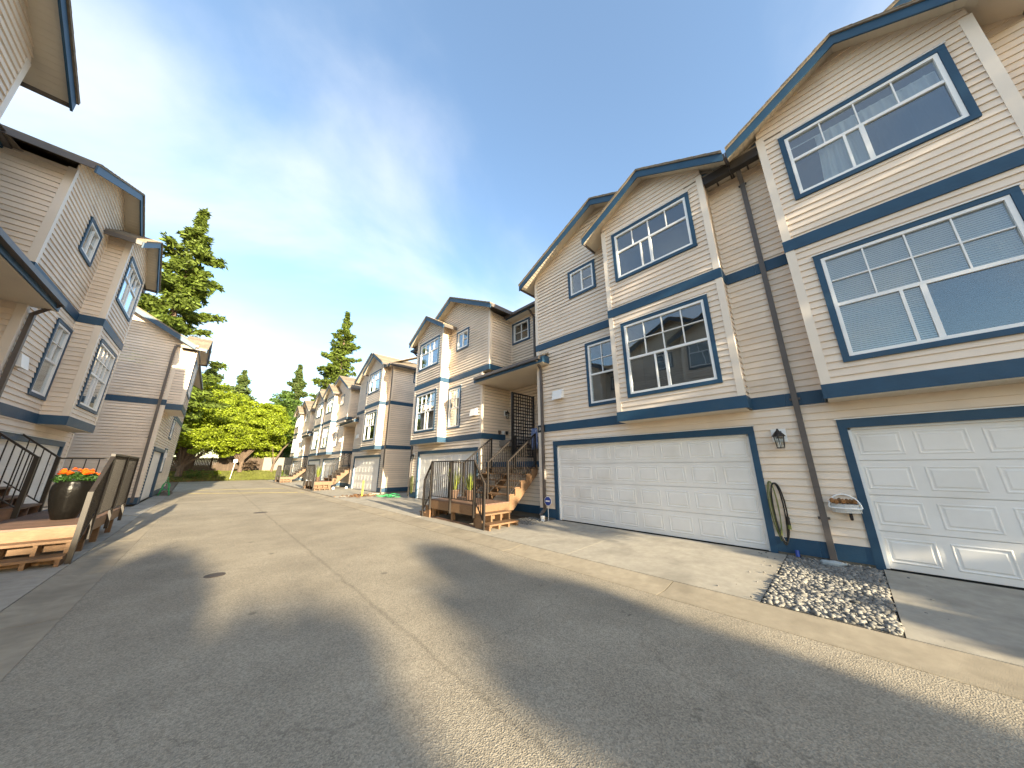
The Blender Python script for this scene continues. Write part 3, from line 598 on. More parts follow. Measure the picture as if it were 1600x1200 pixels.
    MB().box(END-0.3, END-0.01, -back, -0.05, 0.0, 8.0, T).build('party_wall', 'room', root)
    MB().box(lc+0.02, END-0.02, -back-0.2, -back, 0.0, 8.2, T).build('rear_wall', 'siding', root)
    MB().box(0.002, END-0.31, -back+0.02, -0.95, 5.30, 5.45, T).build('floor_slab', 'room', root); MB().box(0.002, END-0.31, -back+0.02, -0.95, 2.45, 2.70, T).build('floor_slab', 'room', root)
    return root, T
YC1 = 8.22
hA, TA = townhouse('townhouse with blinds in its big window and white curtains above, beside the pebble bed', YC1-2*END, 1, 1, True, ins=('blind', 'curtain', 'dark', 'dark'), spout=True, flip=True)
hB, TB = townhouse('townhouse with house number, its wide garage between the pebble bed and wooden stairs', YC1, -1, 1, True, flip=False)
hC, TC = townhouse('townhouse at its block end, garage behind the entry stairs, beside the green hose', YC1, 1, 1, False, lc=1.78, end=True, ins=('dark', 'curtain', 'curtain', 'dark'), door=False)
YC2 = 19.7+END
townhouse('townhouse whose tall lap-sided end wall faces the gap with the green hose', YC2, -1, 1, False, end=2, ins=('dark', 'dark', 'dark', 'dark'))
townhouse('townhouse behind the stairs with the scooter, sharing a wall with twin bays', YC2, 1, 1, False, lc=1.78, door=False)
YC3 = YC2+2*END
townhouse('townhouse whose bay twins its neighbour, before the stairs closest to the bank', YC3, -1, 1, False)
townhouse('last townhouse of the row beside the pale fence and bank', YC3, 1, 1, False, lc=1.78, end=True, door=False)
YL = 9.60
hL1, TL1 = townhouse('shaded townhouse behind the deck with the marigold pot', YL, 1, -1, True, lc=1.78, end=3, ins=('blind', 'dark', 'blind', 'blind'), door=False)
hL0, TL0 = townhouse('shaded townhouse with gable eave above the porch roof on the pot side of the lane', YL, -1, -1, True, ins=('blind', 'dark', 'dark', 'dark'))
# porch downspouts that sit between two units
downspout(hB, [TB(0.10, -0.84, 8.18), TB(0.10, -1.24, 7.88), TB(0.10, -1.24, 5.99)], 0.07, 0.055, (), (1, 0, 0))
downspout(hB, [TB(1.66, 0.42, 5.12), TB(1.56, 0.08, 4.86), TB(1.56, 0.07, 0.36), TB(1.50, 0.22, 0.20)], 0.08, 0.065, (), (1, 0, 0))
downspout(hL1, [TL1(1.72, 0.42, 5.12), TL1(1.92, 0.08, 4.86), TL1(1.92, 0.07, 0.25)], 0.09, 0.07, (), (1, 0, 0))

# ------------------------------------------------------------------ the stepped-forward house on the left
def left_end_house():
    X0, Y0 = -2.05, 21.3; root = empty('townhouse', (X0-1, Y0+5, 0), 'townhouse with sunlit white bay and garage beside the green hose reel and trees', 'house', 'townhouses along the lane')
    T = lambda s, d, z: (X0+d, Y0+s, z); NF = Vector((1, 0, 0)); NE = Vector((0, -1, 0)); C = Clad(); LEN, DEP = 11.6, 9.0
    PKX, PKZ, SL = -4.3, 10.2, 0.58       # ridge (d) and slope
    ez = lambda d: PKZ-SL*abs(d-PKX)
    B0, B1, BD, BZ0 = 0.02, 2.7, 0.55, 4.25
    end_l = lambda z: max(-DEP, PKX-(PKZ-0.1-z)/SL); end_r = lambda z: min(0.0, PKX+(PKZ-0.1-z)/SL)
    C.wall(lambda u, z: T(0, u, z), NE, 0.40, 10.0, end_l, end_r)
    g0, g1 = 0.62, 4.7
    C.wall(lambda u, z: T(u, 0, z), NF, 0.40, 7.6, 0, LEN, [(g0-0.1, g1+0.1, 0, 2.55), (B0+0.02, B1-0.02, BZ0+0.02, 7.4), (5.15, 6.35, 1.35, 2.65), (5.15, 6.35, 3.25, 4.55), (4.4, 6.4, 5.3, 6.9)])
    C.wall(lambda u, z: T(u, BD, z), NF, BZ0, 7.9, lambda z: max(B0, (B0+B1)/2-(8.35-z)/0.6), lambda z: min(B1, (B0+B1)/2+(8.35-z)/0.6), [(0.45, 2.27, 5.15, 6.85)])
    C.wall(lambda u, z: T(B0, u, z), NE, BZ0, 7.2, 0, BD); C.wall(lambda u, z: T(B1, u, z), -NE, BZ0, 7.2, 0, BD)
    C.build(root, False); e = 0.036
    b = MB(); b.box(-e, 0, -DEP, 0, 4.42, 4.68, T); b.box(B0-e, B1+e, BD, BD+e, BZ0, BZ0+0.27, T); b.box(B0-e, B0, 0.04, BD, BZ0, BZ0+0.27, T); b.box(B1, B1+e, 0, BD, BZ0, BZ0+0.27, T); b.box(B1+e, LEN, 0, e, 4.42, 4.68, T); b.box(-e, -0.002, 0, e, 4.42, 4.68, T); each(b, 'trim_band', 'blue', root)
    b = MB(); b.box(-e, 0, -DEP, 0, 0.12, 0.40, T); b.box(-e, g0-0.12, 0, e, 0.12, 0.40, T); b.box(g1+0.12, LEN, 0, e, 0.12, 0.40, T); each(b, 'base_board', 'blue', root)
    MB().box(0.02, LEN, -DEP, -0.3, -0.1, 0.38, T).build('foundation', 'foundation', root)
    cb = MB(); t = 0.027
    for z0, z1 in ((0.4, 4.42), (4.68, 7.55)): cb.box(-t, 0.10, 0, t, z0, z1, T); cb.box(-t, 0, -0.10, 0, z0, z1, T)
    for s_, a, b_ in ((B0, B0-t, B0+0.1), (B1, B1-0.1, B1+t)): cb.box(a, b_, BD, BD+t, BZ0+0.27, 7.12, T)
    cb.box(B0-t, B0, BD-0.1, BD, BZ0+0.27, 7.12, T); each(cb, 'corner_board', 'cream', root)
    MB().box(B0, B1, 0.0, BD+0.01, BZ0-0.012, BZ0+0.01, T).build('bay_soffit', 'soffit', root)
    window(root, T, 0.42, 2.30, 5.12, 6.88, BD, 'tall'); window(root, T, 5.12, 6.38, 1.32, 2.68, 0, 'four'); window(root, T, 5.12, 6.38, 3.22, 4.40, 0, 'four'); window(root, T, 4.37, 6.43, 5.27, 6.93, 0, 'tall')
    garage_door(root, T, g0, g1, 0.12, 2.40, -0.05, 6)
    gt = MB(); gt.box(g0-0.11, g0-0.005, -0.14, 0.05, 0.1, 2.41, T); gt.box(g1+0.005, g1+0.28, -0.14, 0.05, 0.1, 2.41, T); gt.box(g0-0.11, g1+0.28, -0.14, 0.052, 2.41, 2.56, T); each(gt, 'garage_trim', 'blue', root); MB().box(g0-0.1, g1+0.1, -0.6, -0.15, 0, 2.5, T).build('garage_interior', 'room', root)
    # roof with its rake over the end wall
    for sg in (1, -1):
        de = 0.50 if sg > 0 else 2*PKX-0.50
        q = lambda lo, hi, sa, sb: [T(sa, de, ez(de)+lo), T(sa, PKX, PKZ+lo), T(sb, PKX, PKZ+lo), T(sb, de, ez(de)+lo), T(sa, de, ez(de)+hi), T(sa, PKX, PKZ+hi), T(sb, PKX, PKZ+hi), T(sb, de, ez(de)+hi)]
        r = MB().hexa(q(0, 0.06, -0.42, LEN+0.4)).build('main_roof', 'shingle', root); MB().hexa(q(-0.05, -0.003, -0.38, LEN)).build('soffit', 'soffit', r); MB().hexa(q(-0.22, 0.002, -0.415, -0.383)).build('fascia_board', 'blue', r)
        MB().box(-0.42, LEN, de, de+0.1*sg, ez(de)-0.10, ez(de)+0.02, T).build('gutter', 'gutter', r)
    gable(root, T, (B0+B1)/2, 8.30, 0.58, B0-0.30, B1+0.30, 0.03, BD+0.36, 'bay_gable_roof')
    downspout(root, [T(-0.06, 0.50, 7.40), T(-0.08, -0.18, 7.30), T(-0.08, -0.20, 6.9), T(-0.08, -0.12, 0.2)], 0.09, 0.07, (), (0, 1, 0))
    m_ = MB().box(4.98, 5.12, 0.03, 0.16, 2.15, 2.42, T).build('utility_box', 'vinyl', root)
    MB().box(0.3, LEN, -DEP-0.2, -DEP, 0, 8, T).build('rear_wall', 'siding', root); MB().box(LEN-0.2, LEN, -DEP, -0.05, 0, 8.6, T).build('far_wall', 'siding', root)
    return root
left_end_house()

# ------------------------------------------------------------------ entry stairs on the lane
BAL = MB().box(-0.009, 0.009, -0.009, 0.009, 0, 1).mesh('baluster'); BAL.materials.append(MATS['bronze'])
def rail_run(root, a, b, ha, hb, low=0.12, post=(True, True), pw=0.05, gap=0.11, base=(None, None), name='railing'):
    """a railing from a to b (points on the deck or stair line): top rail, bottom rail, posts and upright bars"""
    a, b = Vector(a), Vector(b); up = Vector((0, 0, 1)); r = MB()
    r.bar(a+up*ha, b+up*hb, 0.055, 0.035)
    rl = r.build(name, 'bronze', root); MB().bar(a+up*low, b+up*low, 0.03, 0.022).build('bottom_rail', 'bronze', rl); hor = (b-a); n = max(2, int(hor.length/gap))
    for i, p in enumerate((a, b)):
        if post[i]:
            zb = base[i] if base[i] is not None else p.z; MB().box(p.x-pw/2, p.x+pw/2, p.y-pw/2, p.y+pw/2, zb, p.z+(ha, hb)[i]+0.012).build('post', 'bronze', rl)
    for i in range(1, n):
        t = i/n; p = a+hor*t; h = (ha+(hb-ha)*t)-low-0.02
        o = link('baluster', BAL, 'bronze', rl, p+up*low); o.scale = (1, 1, h)
    return rl
def planks(root, name, m, x0, x1, y0, y1, z1, th, along, n, gap=0.006):
    for i in range(n):
        if along == 'y': MB().box(x0+(x1-x0)*i/n+gap/2, x0+(x1-x0)*(i+1)/n-gap/2, y0, y1, z1-th, z1).build(name, m, root)
        else: MB().box(x0, x1, y0+(y1-y0)*i/n+gap/2, y0+(y1-y0)*(i+1)/n-gap/2, z1-th, z1).build(name, m, root)
def side_steps(root, x0, x1, ye, sg, zd, g=0.05):
    """two open-backed box steps off the end of the deck at y = ye going in direction sg"""
    for i, (z, y0, y1) in enumerate(((zd-0.21, ye, ye+sg*0.30), (zd-0.42, ye+sg*0.28, ye+sg*0.62))):
        ya, yb = min(y0, y1), max(y0, y1); MB().box(x0-0.02, x1+0.02, ya-(0.03 if sg < 0 else 0), yb+(0.03 if sg > 0 else 0), z-0.04, z).build('tread', 'wood', root)
        for k in range(4):
            x = x0+(x1-x0)*k/3; xx = min(max(x, x0+0.025), x1-0.025); MB().box(xx-0.025, xx+0.025, ya+0.005, yb-0.005, 0.03, z-0.041).build('step_support', 'wood', root)
        yr = ye+sg*(0.03+0.28*i); MB().box(x0+0.03, x1-0.03, min(yr, yr+sg*0.02), max(yr, yr+sg*0.02), max(0.05, z-0.20), z-0.045).build('riser_board', 'wood', root)
def entry_right(yc, label, dx=0.0, detail=True):
    ya, yb = yc-1.02, yc+1.42; x0, x1 = 5.43+dx, 6.70; zd = 0.62
    root = empty('entry_stairs', ((x0+x1)/2, yc, 0.05), label, 'stairs', 'entry stairs beside the lane')
    planks(root, 'deck_board', 'deckwood', x0, x1, ya, yb, zd, 0.035, 'y', 9)
    for nm, bx in (('rim_board', (x0, x0+0.04, ya+0.041, yb-0.041)), ('rim_board', (x0, x1, ya, ya+0.04)), ('rim_board', (x0, x1, yb-0.04, yb))): MB().box(*bx, zd-0.28, zd-0.036).build(nm, 'wood', root)
    for y in (ya+0.09, (ya+yb)/2, yb-0.09):
        for x in (x0+0.10, x1-0.1): MB().box(x-0.045, x+0.045, y-0.045, y+0.045, 0.03, zd-0.281).build('deck_post', 'wood', root)
    MB().box(x0+0.05, x0+0.09, ya+0.1, yb-0.1, 0.05, 0.10).build('ground_rail', 'deckwood', root)
    side_steps(root, x0+0.0, x1-0.25, ya, -1, zd); side_steps(root, x0+0.0, x1-0.25, yb, 1, zd)
    # main flight up to the porch
    n = 6; rise = (1.80-zd)/n; run = 0.25; xs = x1
    for i in range(1, n): MB().box(xs+run*(i-1)-0.02, xs+run*i+0.015, ya+0.05, yb-0.05, zd+rise*i-0.04, zd+rise*i).build('tread', 'wood', root)
    for y in (ya+0.0, yc+0.2, yb-0.045):
        s = MB(); ring = [(xs, y, zd-0.25), (xs, y, zd-0.04)]
        for i in range(1, n): ring += [(xs+run*(i-1), y, zd+rise*i-0.041), (xs+run*i, y, zd+rise*i-0.041)]
        ring += [(xs+run*(n-1), y, 1.70), (xs+run*(n-1)+0.05, y, 1.70), (xs+run*(n-1)+0.05, y, 1.42), (xs+0.16, y, zd-0.25)]
        s.prism(ring, (0, 0.045, 0)); s.build('stringer', 'wood', root)
    for y in (ya+0.05, yc, yb-0.05):
        rail_run(root, (xs-0.02, y, zd), (xs+run*(n-1), y, zd+rise*(n-1)), 1.16, 1.12, 0.16, (True, True)); 
    rail_run(root, (x0-0.028, ya+0.03, zd), (x0-0.028, (ya+yb)/2, zd), 1.18, 1.18, 0.10, (True, True), base=(0.30, 0.30), pw=0.06)
    rail_run(root, (x0-0.028, (ya+yb)/2, zd), (x0-0.028, yb-0.03, zd), 1.18, 1.18, 0.10, (False, True), base=(0.30, 0.30), pw=0.06)
    rail_run(root, (x0-0.028, ya-0.42, zd-0.55), (x0-0.028, ya+0.03, zd), 1.13, 1.15, 0.16, (True, False), base=(0.04, 0))
    rail_run(root, (x0-0.028, yb-0.03, zd), (x0-0.028, yb+0.42, zd-0.55), 1.15, 1.13, 0.16, (False, True), base=(0, 0.04))
    rail_run(root, (x1-0.02, yb-0.05, zd), (x0+0.65, yb-0.05, zd), 1.16, 1.16, 0.10, (False, True))
    return root
entry_right(YC1, 'stained wooden entry deck and stairs with dark railing beside the house number')
entry_right(YC2, 'wooden entry stairs with dark railing above the parked scooter', 0.05)
entry_right(YC3, 'wooden entry stairs with dark railing closest to the grass bank', 0.10)
def entry_left():
    x0, x1, ya, yb, zd = -1.52, -2.78, 9.98, 13.75, 0.62
    root = empty('entry_stairs', (-2.1, 11.5, 0.05), 'shaded wooden entry deck with dark railing carrying the marigold pot', 'stairs', 'entry stairs beside the lane')
    planks(root, 'deck_board', 'deckwood', x1, x0, ya, yb, zd, 0.035, 'x', 26)
    for bx in ((x0-0.04, x0, ya+0.041, yb), (x1, x0, ya, ya+0.04), (x1, x0, yb-0.04, yb)): MB().box(*bx, zd-0.22, zd-0.036).build('rim_board', 'wood', root)
    for y in (ya+0.8, (ya+yb)/2, yb-0.5):
        for x in (x0-0.09, x1+0.1): MB().box(x-0.045, x+0.045, y-0.045, y+0.045, 0.03, zd-0.221).build('deck_post', 'wood', root)
    side_steps(root, -2.62, x0-0.03, ya, -1, zd)
    for i in range(1, 4): MB().box(x1-0.24*i-0.02, x1-0.24*(i-1)+0.02, 12.15, 13.42, zd+0.2*i-0.04, zd+0.2*i).build('tread', 'deckwood', root)
    for y in (12.15, 12.75, 13.38): MB().prism([(x1, y, 0.1), (x1, y, zd+0.158), (x1-0.24, y, zd+0.158), (x1-0.24, y, zd+0.358), (x1-0.48, y, zd+0.358), (x1-0.48, y, zd+0.558), (x1-0.66, y, zd+0.558), (x1-0.66, y, zd+0.2)], (0, 0.04, 0)).build('stringer', 'deckwood', root)
    rail_run(root, (x1, 12.12, zd), (x1-0.64, 12.12, zd+0.55), 1.24, 1.24, 0.18, (True, False), 0.07, 0.14); rail_run(root, (x1-0.0, 13.45, zd), (x1-0.62, 13.45, zd+0.53), 1.26, 1.26, 0.18, (True, False), 0.07, 0.14)
    rail_run(root, (x1, yb-0.3, zd), (x0, yb-0.1, zd), 1.24, 1.24, 0.1, (True, True), 0.06, 0.2)
    yn = 10.38
    rail_run(root, (x0+0.03, yn, zd), (x0+0.03, 11.9, zd), 1.27, 1.27, 0.10, (True, True), 0.06, base=(0.30, 0.30)); rail_run(root, (x0+0.03, 11.9, zd), (x0+0.03, 13.4, zd), 1.27, 1.27, 0.10, (False, True), 0.06, base=(0.3, 0.3))
    rail_run(root, (x0+0.03, 9.55, 0.05), (x0+0.03, yn, zd), 1.15, 1.24, 0.2, (True, False), 0.065, base=(0.03, 0))
    return root
entry_left()
# ------------------------------------------------------------------ things around the near stairs
lat = empty('privacy_screen', (8.36, YC1, 1.8), 'dark square lattice privacy screen standing on the porch between two doors', 'screen')
MB().box(7.76, 7.82, YC1-0.03, YC1+0.03, 1.80, 4.36).box(8.92, 8.98, YC1-0.03, YC1+0.03, 1.80, 4.36).box(7.82, 8.92, YC1-0.025, YC1+0.025, 4.30, 4.35).box(7.82, 8.92, YC1-0.025, YC1+0.025, 1.96, 2.02).build('frame', 'black', lat)
for i in range(9): x = 7.87+i*0.122; MB().box(x-0.02, x+0.02, YC1-0.012, YC1-0.002, 2.0, 4.32).build('slat', 'black', lat)
for i in range(18): z = 2.09+i*0.124; MB().box(7.80, 8.94, YC1+0.001, YC1+0.011, z-0.02, z+0.02).build('slat', 'black', lat)
# house number: white figures on a black plate
pl = empty('house_number', (7.72, 6.74, 2.83), 'black house number plate reading 103 beside the downspout', 'number plate')
MB().box(7.705, 7.728, 6.585, 6.895, 2.735, 2.925).build('plate', 'black', pl)
def text_mesh(name, body, size, m, parent, loc, rot, extrude=0.002):
    cu = bpy.data.curves.new(name, 'FONT'); cu.body = body; cu.size = size; cu.extrude = extrude; cu.align_x = 'CENTER'; cu.align_y = 'CENTER'
    tmp = bpy.data.objects.new(name+'_c', cu); COL.objects.link(tmp); bpy.context.view_layer.update()
    me = bpy.data.meshes.new_from_object(tmp.evaluated_get(bpy.context.evaluated_depsgraph_get())); bpy.data.objects.remove(tmp)
    return link(name, me, m, parent, loc, rot)
text_mesh('figures', '103', 0.165, 'vinyl', pl, (7.702, 6.74, 2.83), (math.pi/2, 0, -math.pi/2))
def lantern(loc, label, N=(-1, 0, 0)):
    x, y, z = loc; n = Vector(N); r = empty('wall_lantern', loc, label, 'lantern', 'lanterns by the garage doors'); c = Vector(loc)+n*0.13
    t = n.cross(Vector((0, 0, 1)))
    P = lambda a, b, cc: tuple(Vector(loc)+t*a+n*b+Vector((0, 0, cc)))
    MB().box(-0.11, 0.11, 0.018, 0.032, 0.02, 0.26, P).build('mounting_block', 'vinyl', r); MB().box(-0.045, 0.045, 0.033, 0.05, 0.08, 0.22, P).build('backplate', 'bronze', r)
    MB().bar(P(0, 0.05, 0.17), P(0, 0.13, 0.21), 0.02, 0.02).build('arm', 'bronze', r)
    MB().lathe([(0.012, 0.30), (0.02, 0.27), (0.045, 0.24), (0.085, 0.19), (0.10, 0.165), (0.10, 0.155)][::-1], c-Vector((0, 0, 0.04)), 8).build('hood', 'bronze', r)
    cg = MB()
    for i in range(6): a = math.pi/3*i; cg.bar(c+Vector((0.080*math.cos(a), 0.080*math.sin(a), 0.12)), c+Vector((0.058*math.cos(a), 0.058*math.sin(a), -0.09)), 0.009, 0.009)
    cg.lathe([(0.062, -0.10), (0.062, -0.085), (0.02, -0.08)], c, 6); cg.build('cage', 'bronze', r)
    MB().lathe([(0.074, 0.115), (0.053, -0.085)], c, 6).build('glass_shade', 'glass', r); MB().lathe([(0.012, -0.08), (0.014, 0.0), (0.026, 0.04), (0.012, 0.08)], c, 10).build('bulb', 'curtain', r)
lantern((7.73, 0.80, 2.05), 'black wall lantern on the siding between the two garages near the hung hose')
lantern((7.73, 15.68, 2.05), 'small dark wall lantern on the siding above the green hose')
lantern((9.02, 9.95, 3.75), 'dark porch lantern beside the lattice screen', (0, -1, 0))
# wall basket with a rounded back hoop
wb = empty('wall_basket', (7.70, 0.16, 0.92), 'white half-round wall basket holding brown odds and ends beside the garage trim', 'basket')
hp = []
for i in range(15): a = math.pi*i/14; hp.append((7.64, 0.17+0.185*math.cos(a), 0.97+0.21*math.sin(a)))
MB().tube(hp, 0.013, 8).bar((7.64, -0.015, 0.965), (7.64, 0.355, 0.965), 0.026, 0.022).build('hoop', 'vinyl', wb)
hp2 = [(7.64-0.14*math.sin(math.pi*i/12), 0.17+0.185*math.cos(math.pi*i/12), 0.975) for i in range(13)]
MB().tube(hp2, 0.011, 8).build('rim', 'vinyl', wb); bs = MB()
ringb = [(7.70, 0.345, 0.90)]+[(7.69-0.14*math.sin(math.pi*i/8), 0.17+0.17*math.cos(math.pi*i/8), 0.90) for i in range(9)]+[(7.70, -0.005, 0.90)]
bs.prism(ringb, (0, 0, 0.13)); bs.build('bin', 'curtain', wb)
od = MB()
for i in range(7): od.lathe([(0.004, 0), (0.03, 0.015), (0.034, 0.05), (0.01, 0.08)], (7.60+random.uniform(-0.03, 0.04), 0.05+i*0.042, 1.02+random.uniform(0, 0.03)), 7)
od.build('odds_and_ends', 'leafy_dry', wb); MB().tube([(7.72, 0.13, 0.88), (7.66, 0.13, 0.86), (7.64, 0.13, 0.82), (7.67, 0.13, 0.80)], 0.022, 8).build('hook', 'bronze', wb)
# hung hose
hh = empty('hung_hose', (7.68, 1.02, 0.3), 'black and lime garden hose looped beside the garage trim above the pebbles', 'hose')
def loop(mb, yc_, z0, z1, w, ph, r=0.012):
    pts = [(7.68-0.015*math.sin(3*t+ph), yc_+w*math.sin(t)*(0.6+0.4*math.sin(t/2)), (z0+z1)/2-(z1-z0)/2*math.cos(t)) for t in np.linspace(0, 2*math.pi, 34)]
    mb.tube(pts, r, 7)
a = MB(); [loop(a, 1.03-0.012*i, 0.28+0.04*i, 1.33, 0.085+0.02*i, i) for i in range(2)]; a.build('black_hose', 'black', hh)
a = MB(); [loop(a, 1.08+0.012*i, 0.34+0.06*i, 1.36, 0.05+0.018*i, i+2, 0.008) for i in range(2)]; a.build('lime_hose', 'limehose', hh)
a = MB(); a.tube([(7.75, 0.93, 0.72), (7.68, 0.93, 0.72)], 0.02, 8); a.tube([(7.67, 0.93, 0.76), (7.67, 0.93, 0.62)], 0.022, 8); a.build('tap', 'bronze', hh); MB().tube([(7.67, 0.93, 0.62), (7.67, 0.935, 0.55)], 0.026, 8).build('coupling', 'limehose', hh)
MB().tube([(7.66, 0.90, 0.22), (7.64, 0.90, 0.12)], 0.03, 8).build('nozzle', 'signblue', hh)
# bottle lying on the pebbles
bo = MB(); bo.tube([(7.42, 0.60, 0.135), (7.43, 0.585, 0.135), (7.45, 0.42, 0.14), (7.455, 0.37, 0.145), (7.458, 0.34, 0.147), (7.46, 0.31, 0.15)], [0.03, 0.045, 0.045, 0.03, 0.015, 0.015], 12)
tag(bo.build('plastic_bottle', 'plastic', smooth=True), 'clear plastic bottle lying on the pebbles', 'bottle')
# meter box, yard sign, drain pipe end
mbx = empty('meter_box', (7.72, 6.67, 1.24), 'beige utility box on the siding left of the downspout', 'utility box'); MB().box(7.66, 7.732, 6.60, 6.75, 1.24, 1.54).build('case', 'cream', mbx); MB().box(7.652, 7.659, 6.615, 6.735, 1.26, 1.52).build('cover', 'cream', mbx); MB().box(7.648, 7.652, 6.66, 6.69, 1.46, 1.50).build('lock', 'black', mbx)
ys = empty('yard_sign', (7.55, 6.42, 0.05), 'blue octagonal yard sign on a stake at the foot of the downspout', 'sign')
oc = [(7.552, 6.42+0.145*math.cos(math.pi/8+i*math.pi/4), 0.63+0.145*math.sin(math.pi/8+i*math.pi/4)) for i in range(8)]; MB().prism(oc, (0.006, 0, 0)).build('rim', 'vinyl', ys)
oc = [(7.546, 6.42+0.128*math.cos(math.pi/8+i*math.pi/4), 0.63+0.128*math.sin(math.pi/8+i*math.pi/4)) for i in range(8)]; MB().prism(oc, (0.005, 0, 0)).build('face', 'signblue', ys)
MB().box(7.542, 7.5455, 6.34, 6.50, 0.61, 0.65).build('white_bar', 'vinyl', ys); MB().tube([(7.553, 6.42, 0.0), (7.562, 6.42, 0.60)], 0.008, 6).build('stake', 'vinyl', ys)
dp = empty('drain_pipe', (7.45, 6.55, 0.05), 'short white drain pipe standing in the pebbles by the stairs', 'pipe'); MB().lathe([(0.06, 0.0), (0.06, 0.13), (0.07, 0.13), (0.07, 0.18), (0.045, 0.18), (0.045, 0.06)], (7.45, 6.55, 0.03), 14).build('socket', 'vinyl', dp)
# cloth on the rail, small pots on the ledge, plants on the decks
cl = MB(); nn = 14
for i in range(nn+1):
    for j in range(6): cl.v.append(Vector((8.60+0.025*math.sin(i*1.1+j*0.3), 7.72+0.31*i/nn, 3.02-0.155*j)))
for i in range(nn):
    for j in range(5): cl.f.append([i*6+j, (i+1)*6+j, (i+1)*6+j+1, i*6+j+1])
cl = cl.build('hanging_cloth', 'clothblue', None, True); so_ = cl.modifiers.new('thick', 'SOLIDIFY'); so_.thickness = 0.006; tag(cl, 'blue and white patterned cloth hanging beside the lattice screen', 'cloth')
for i, (x, lab, m_) in enumerate(((8.68, 'small brown pot standing at the outer end of the porch ledge', 'terracotta'), (8.90, 'small white jar between two pots on the porch ledge', 'vinyl'), (9.10, 'small dark pot on the porch ledge nearest the lantern', 'bronze'))):
    p = empty('ledge_pot', (x, 9.955, 2.965), lab, 'pot', 'pots on the porch ledge'); MB().lathe([(0.04, 0), (0.055, 0.05), (0.06, 0.13), (0.05, 0.14), (0.045, 0.10)], (x, 9.945, 2.962), 12).build('pot_body', m_, p, True)
    MB().lathe([(0.062, 0.125), (0.064, 0.15), (0.05, 0.152)], (x, 9.945, 2.962), 12).build('pot_rim', m_, p)
def spiky(loc, h, label, potm='terracotta', n=26):
    r = empty('potted_plant', loc, label, 'plant', 'plants on the entry decks'); x, y, z = loc
    MB().lathe([(0.10, 0), (0.15, 0.24), (0.165, 0.25), (0.165, 0.29), (0.13, 0.29), (0.12, 0.25)], loc, 16).build('pot', potm, r); lf = MB()
    for i in range(n):
        a = random.uniform(0, 6.28); sp = random.uniform(0.05, 0.26); hh_ = h*random.uniform(0.55, 1); b0 = Vector((x+0.05*math.cos(a), y+0.05*math.sin(a), z+0.26)); tip = b0+Vector((sp*math.cos(a), sp*math.sin(a), hh_)); md = b0.lerp(tip, 0.5)+Vector((0.02*math.cos(a), 0.02*math.sin(a), 0.05*hh_)); w = Vector((-math.sin(a), math.cos(a), 0))*0.022
        k = len(lf.v); lf.v += [b0-w*0.6, b0+w*0.6, md+w, md-w, tip]; lf.f += [[k, k+1, k+2, k+3], [k+3, k+2, k+4]]
    lf.build('leaves', 'spikyleaf', r)
spiky((5.95, 9.05, 0.62), 0.85, 'taller yellow-green spiky plant in a pot on the deck by the house number'); spiky((6.2, 8.55, 0.62), 0.6, 'shorter yellow-green plant in a pot next to the taller one by the stairs')
spiky((6.0, YC2+0.2, 0.62), 0.95, 'bright green spiky plant behind the railing above the scooter')
# pot of marigolds
PX, PY, PZ = -2.00, 11.25, 0.62
pt = empty('flower_pot', (PX, PY, PZ), 'tall ribbed black pot on the wooden deck holding orange marigolds', 'pot')
MB().lathe([(0.14, 0.0), (0.16, 0.015), (0.215, 0.18), (0.262, 0.38), (0.285, 0.56), (0.278, 0.66), (0.245, 0.72), (0.25, 0.745), (0.225, 0.75), (0.21, 0.66)], (PX, PY, PZ), 48, 0.014, 12).build('pot_body', 'potglaze', pt, True)
MB().lathe([(0.0, 0.67), (0.21, 0.68)], (PX, PY, PZ), 16).build('soil', 'dirt', pt)
mg = empty('marigold_plant', (PX, PY, PZ+0.68), 'bushy marigold plant in full orange bloom in the black pot', 'flowers'); n = 1500
u = rand_dirs(n); rr = rng.uniform(0.3, 1, n)**0.5; c = u*rr[:, None]*np.array([0.31, 0.31, 0.13])+np.array([PX, PY, PZ+0.80]); c[:, 2] = np.maximum(c[:, 2], PZ+0.70)
link('foliage', card_mesh('marigold_foliage', c-np.array([PX, PY, PZ+0.68]), rand_dirs(n), rand_dirs(n), rng.uniform(0.02, 0.04, n), rng.uniform(0.008, 0.014, n)), 'plantleaf', mg, (PX, PY, PZ+0.68))
fl = MB()
for (nr_, rad, z, lift) in ((12, 0.046, 0.0, 0.006), (11, 0.036, 0.008, 0.014), (9, 0.024, 0.014, 0.02), (6, 0.012, 0.018, 0.024)):
    for i in range(nr_):
        a = 2*math.pi*i/nr_+z*40; w = rad*0.42; d_ = Vector((math.cos(a), math.sin(a), 0)); t_ = Vector((-math.sin(a), math.cos(a), 0)); k = len(fl.v); zz = Vector((0, 0, 1))
        fl.v += [d_*0.004+zz*z, d_*rad*0.65+t_*w+zz*(z+lift), d_*rad+zz*(z+lift*0.7), d_*rad*0.65-t_*w+zz*(z+lift)]; fl.f.append([k, k+1, k+2, k+3])
fme = bpy.data.meshes.new('flower'); fme.from_pydata(fl.v, [], fl.f); fme.materials.append(MATS['marigold'])
for i in range(34):
    a = random.uniform(0, 6.28); q = math.sqrt(random.uniform(0.02, 1)); x, y = 0.30*q*math.cos(a), 0.30*q*math.sin(a); z = 0.80+0.165*math.sqrt(max(0.02, 1-q*q*0.9))+random.uniform(-0.03, 0.03)
    o = link('flower', fme, 'marigold', mg, (PX+x, PY+y, PZ+z), (random.uniform(-0.3, 0.3)-y*1.9, random.uniform(-0.3, 0.3)+x*1.9, a)); o.scale = [random.uniform(0.85, 1.25)]*3
